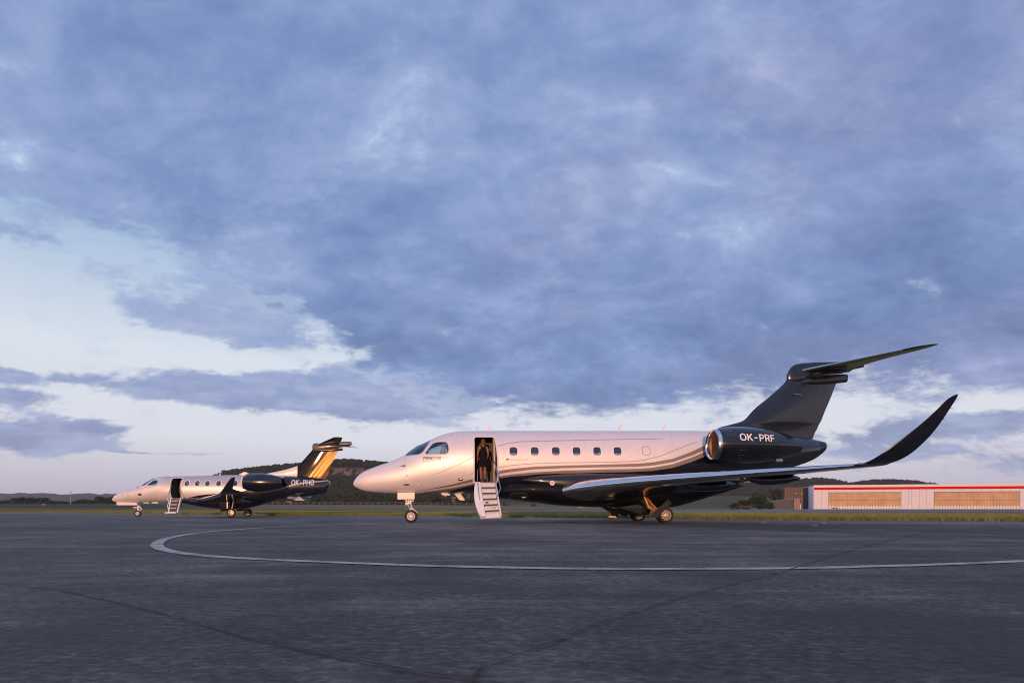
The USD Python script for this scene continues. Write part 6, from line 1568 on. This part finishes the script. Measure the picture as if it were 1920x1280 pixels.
# houses of the village under the hill
M['plaster'] = solid('house_plaster', (.42, .33, .30), .8, var=.1); M['tile_red'] = solid('red_tiles', (.27, .085, .06), .8, var=.15, scale=1); M['tile_brown'] = solid('brown_tiles', (.17, .10, .085), .8, var=.15, scale=1)
def house(label, x, y, wpx, Y, rmat, rot=0.0):
    X, _, z = at_depth(x, y, Y); w = wpx / FPX * Y; d = w * .7; h = w * .34
    t_ = thing('house', label, 'house', (X, Y, z), rot)
    emit_tm('wall', box(-w / 2, w / 2, -d / 2, d / 2, -6, h), M['plaster'], t_)
    v = np.array([(-w * .54, -d * .6, h), (w * .54, -d * .6, h), (w * .54, d * .6, h), (-w * .54, d * .6, h), (-w * .54, 0, h + d * .45), (w * .54, 0, h + d * .45)])
    emit_tm('roof', trimesh.Trimesh(v).convex_hull, rmat, t_)
    for k in (-.27, 0, .27): emit_tm('window', box(w * k - w * .06, w * k + w * .06, -d / 2 - .06, -d / 2 + .02, h * .35, h * .75), M['black'], t_)
house('pale house with a red tiled roof seen below the tail of the small jet', 541, 946.5, 12, 480, M['tile_red'], .1)
house('pale house left of the belly antenna of the large jet, under the hill', 831, 935, 12, 640, M['plaster'], .3)
house('pinkish house between the two belly antennas of the large jet', 851, 937, 9, 620, M['tile_brown'], -.2)
house('small pale house just left of the large jet airstair, among trees', 876, 934, 9, 660, M['plaster'], .1)
# the wire fence of the airfield
fx0, fx1, fy = -175.0, 66.0, 366.0
fence = thing('perimeter_fence', 'long wire fence on slim posts along the far side of the airfield', 'fence', (0, fy, 0), 0)
M['post'] = solid('fence_post', (.34, .31, .28), .8)
def wire_mat():
    g = G(); x, y, z = g.xyz(g.n('texture_coordinate', 'object'))
    return g.make('wire_mesh', g.n('mix_closure', 'closure', fac=.12, closure1=g.n('transparent_bsdf', 'BSDF'), closure2=g.n('diffuse_bsdf', 'BSDF', color=(.2, .19, .17))))
xs = np.arange(fx0, fx1, 3.66)
for x in xs:
    z = float(terrain(x, fy)); emit_tm('post', rod((x, 0, z - .2), (x, 0, z + 2.05), .075, n=6), M['post'], fence)
tops = [rod((a, 0, float(terrain(a, fy)) + h), (b, 0, float(terrain(b, fy)) + h), .02, n=4) for a, b in zip(xs[:-1], xs[1:]) for h in (.35, 1.0, 1.6, 2.0)]
tag(emit_tm('wire', cat(*tops), M['post'], fence), kind='stuff')
# a mast among the trees on the left, signs on the field
X, Y, z = at_depth(132.5, 941.5, 500)
mast = thing('mast', 'slim pale mast rising above the hedge on the left', 'mast', (X, Y, z), 0)
hm = 20.5 / FPX * 500
emit_tm('shaft', rod((0, 0, -2), (0, 0, hm * .93), .36, .26, 10), M['post'], mast); emit_tm('cap', rod((0, 0, hm * .93), (0, 0, hm), .42, .36, 10), M['tile_brown'], mast)
for y_ in (.35, .6): emit_tm('collar', rod((0, 0, hm * y_), (0, 0, hm * y_ + .2), .42, n=10), M['frame_dark'], mast)
M['yellow'] = solid('sign_yellow', (.62, .42, .03), .5)
w = on_ground(1566, 954.9)
sg = thing('airfield_sign', 'low yellow and black airfield sign on the grass before the hangar', 'sign', (w[0], w[1], 0), 0)
k = w[1] / FPX
emit_tm('board', box(-6 * k, 6 * k, -.08, .08, .25, .25 + 2.6 * k, .03), M['yellow'], sg)
for a in (-.4, .05): emit_tm('marking', box((a) * 12 * k, (a + .28) * 12 * k, -.10, -.082, .25 + .5 * k, .25 + 2.1 * k), M['black'], sg)
for a in (-4, 4): emit_tm('leg', box(a * k - .05, a * k + .05, -.05, .05, 0, .26), M['frame_dark'], sg)
X, Y, z = at_depth(81.5, 946.3, 360)
mk = thing('marker_board', 'small orange marker board standing in the left field', 'marker', (X, Y, z), 0)
emit_tm('board', box(-.55, .55, -.05, .05, -.1, .75, .02), solid('marker_orange', (.6, .2, .08), .6), mk); emit_tm('stake', box(-.05, .05, .051, .1, -1.2, .3), M['frame_dark'], mk)

# ------------------------------------------------------------------ the evening air
hz = G()
haze_mat = hz.make('haze_air', volume=hz.n('principled_volume', 'volume', color=(.80, .84, .92), density=6.5e-5, anisotropy=.0))
tag(emit_tm('haze', box(-5400, 5400, -5400, 5400, -14, 118), haze_mat), kind='stuff')
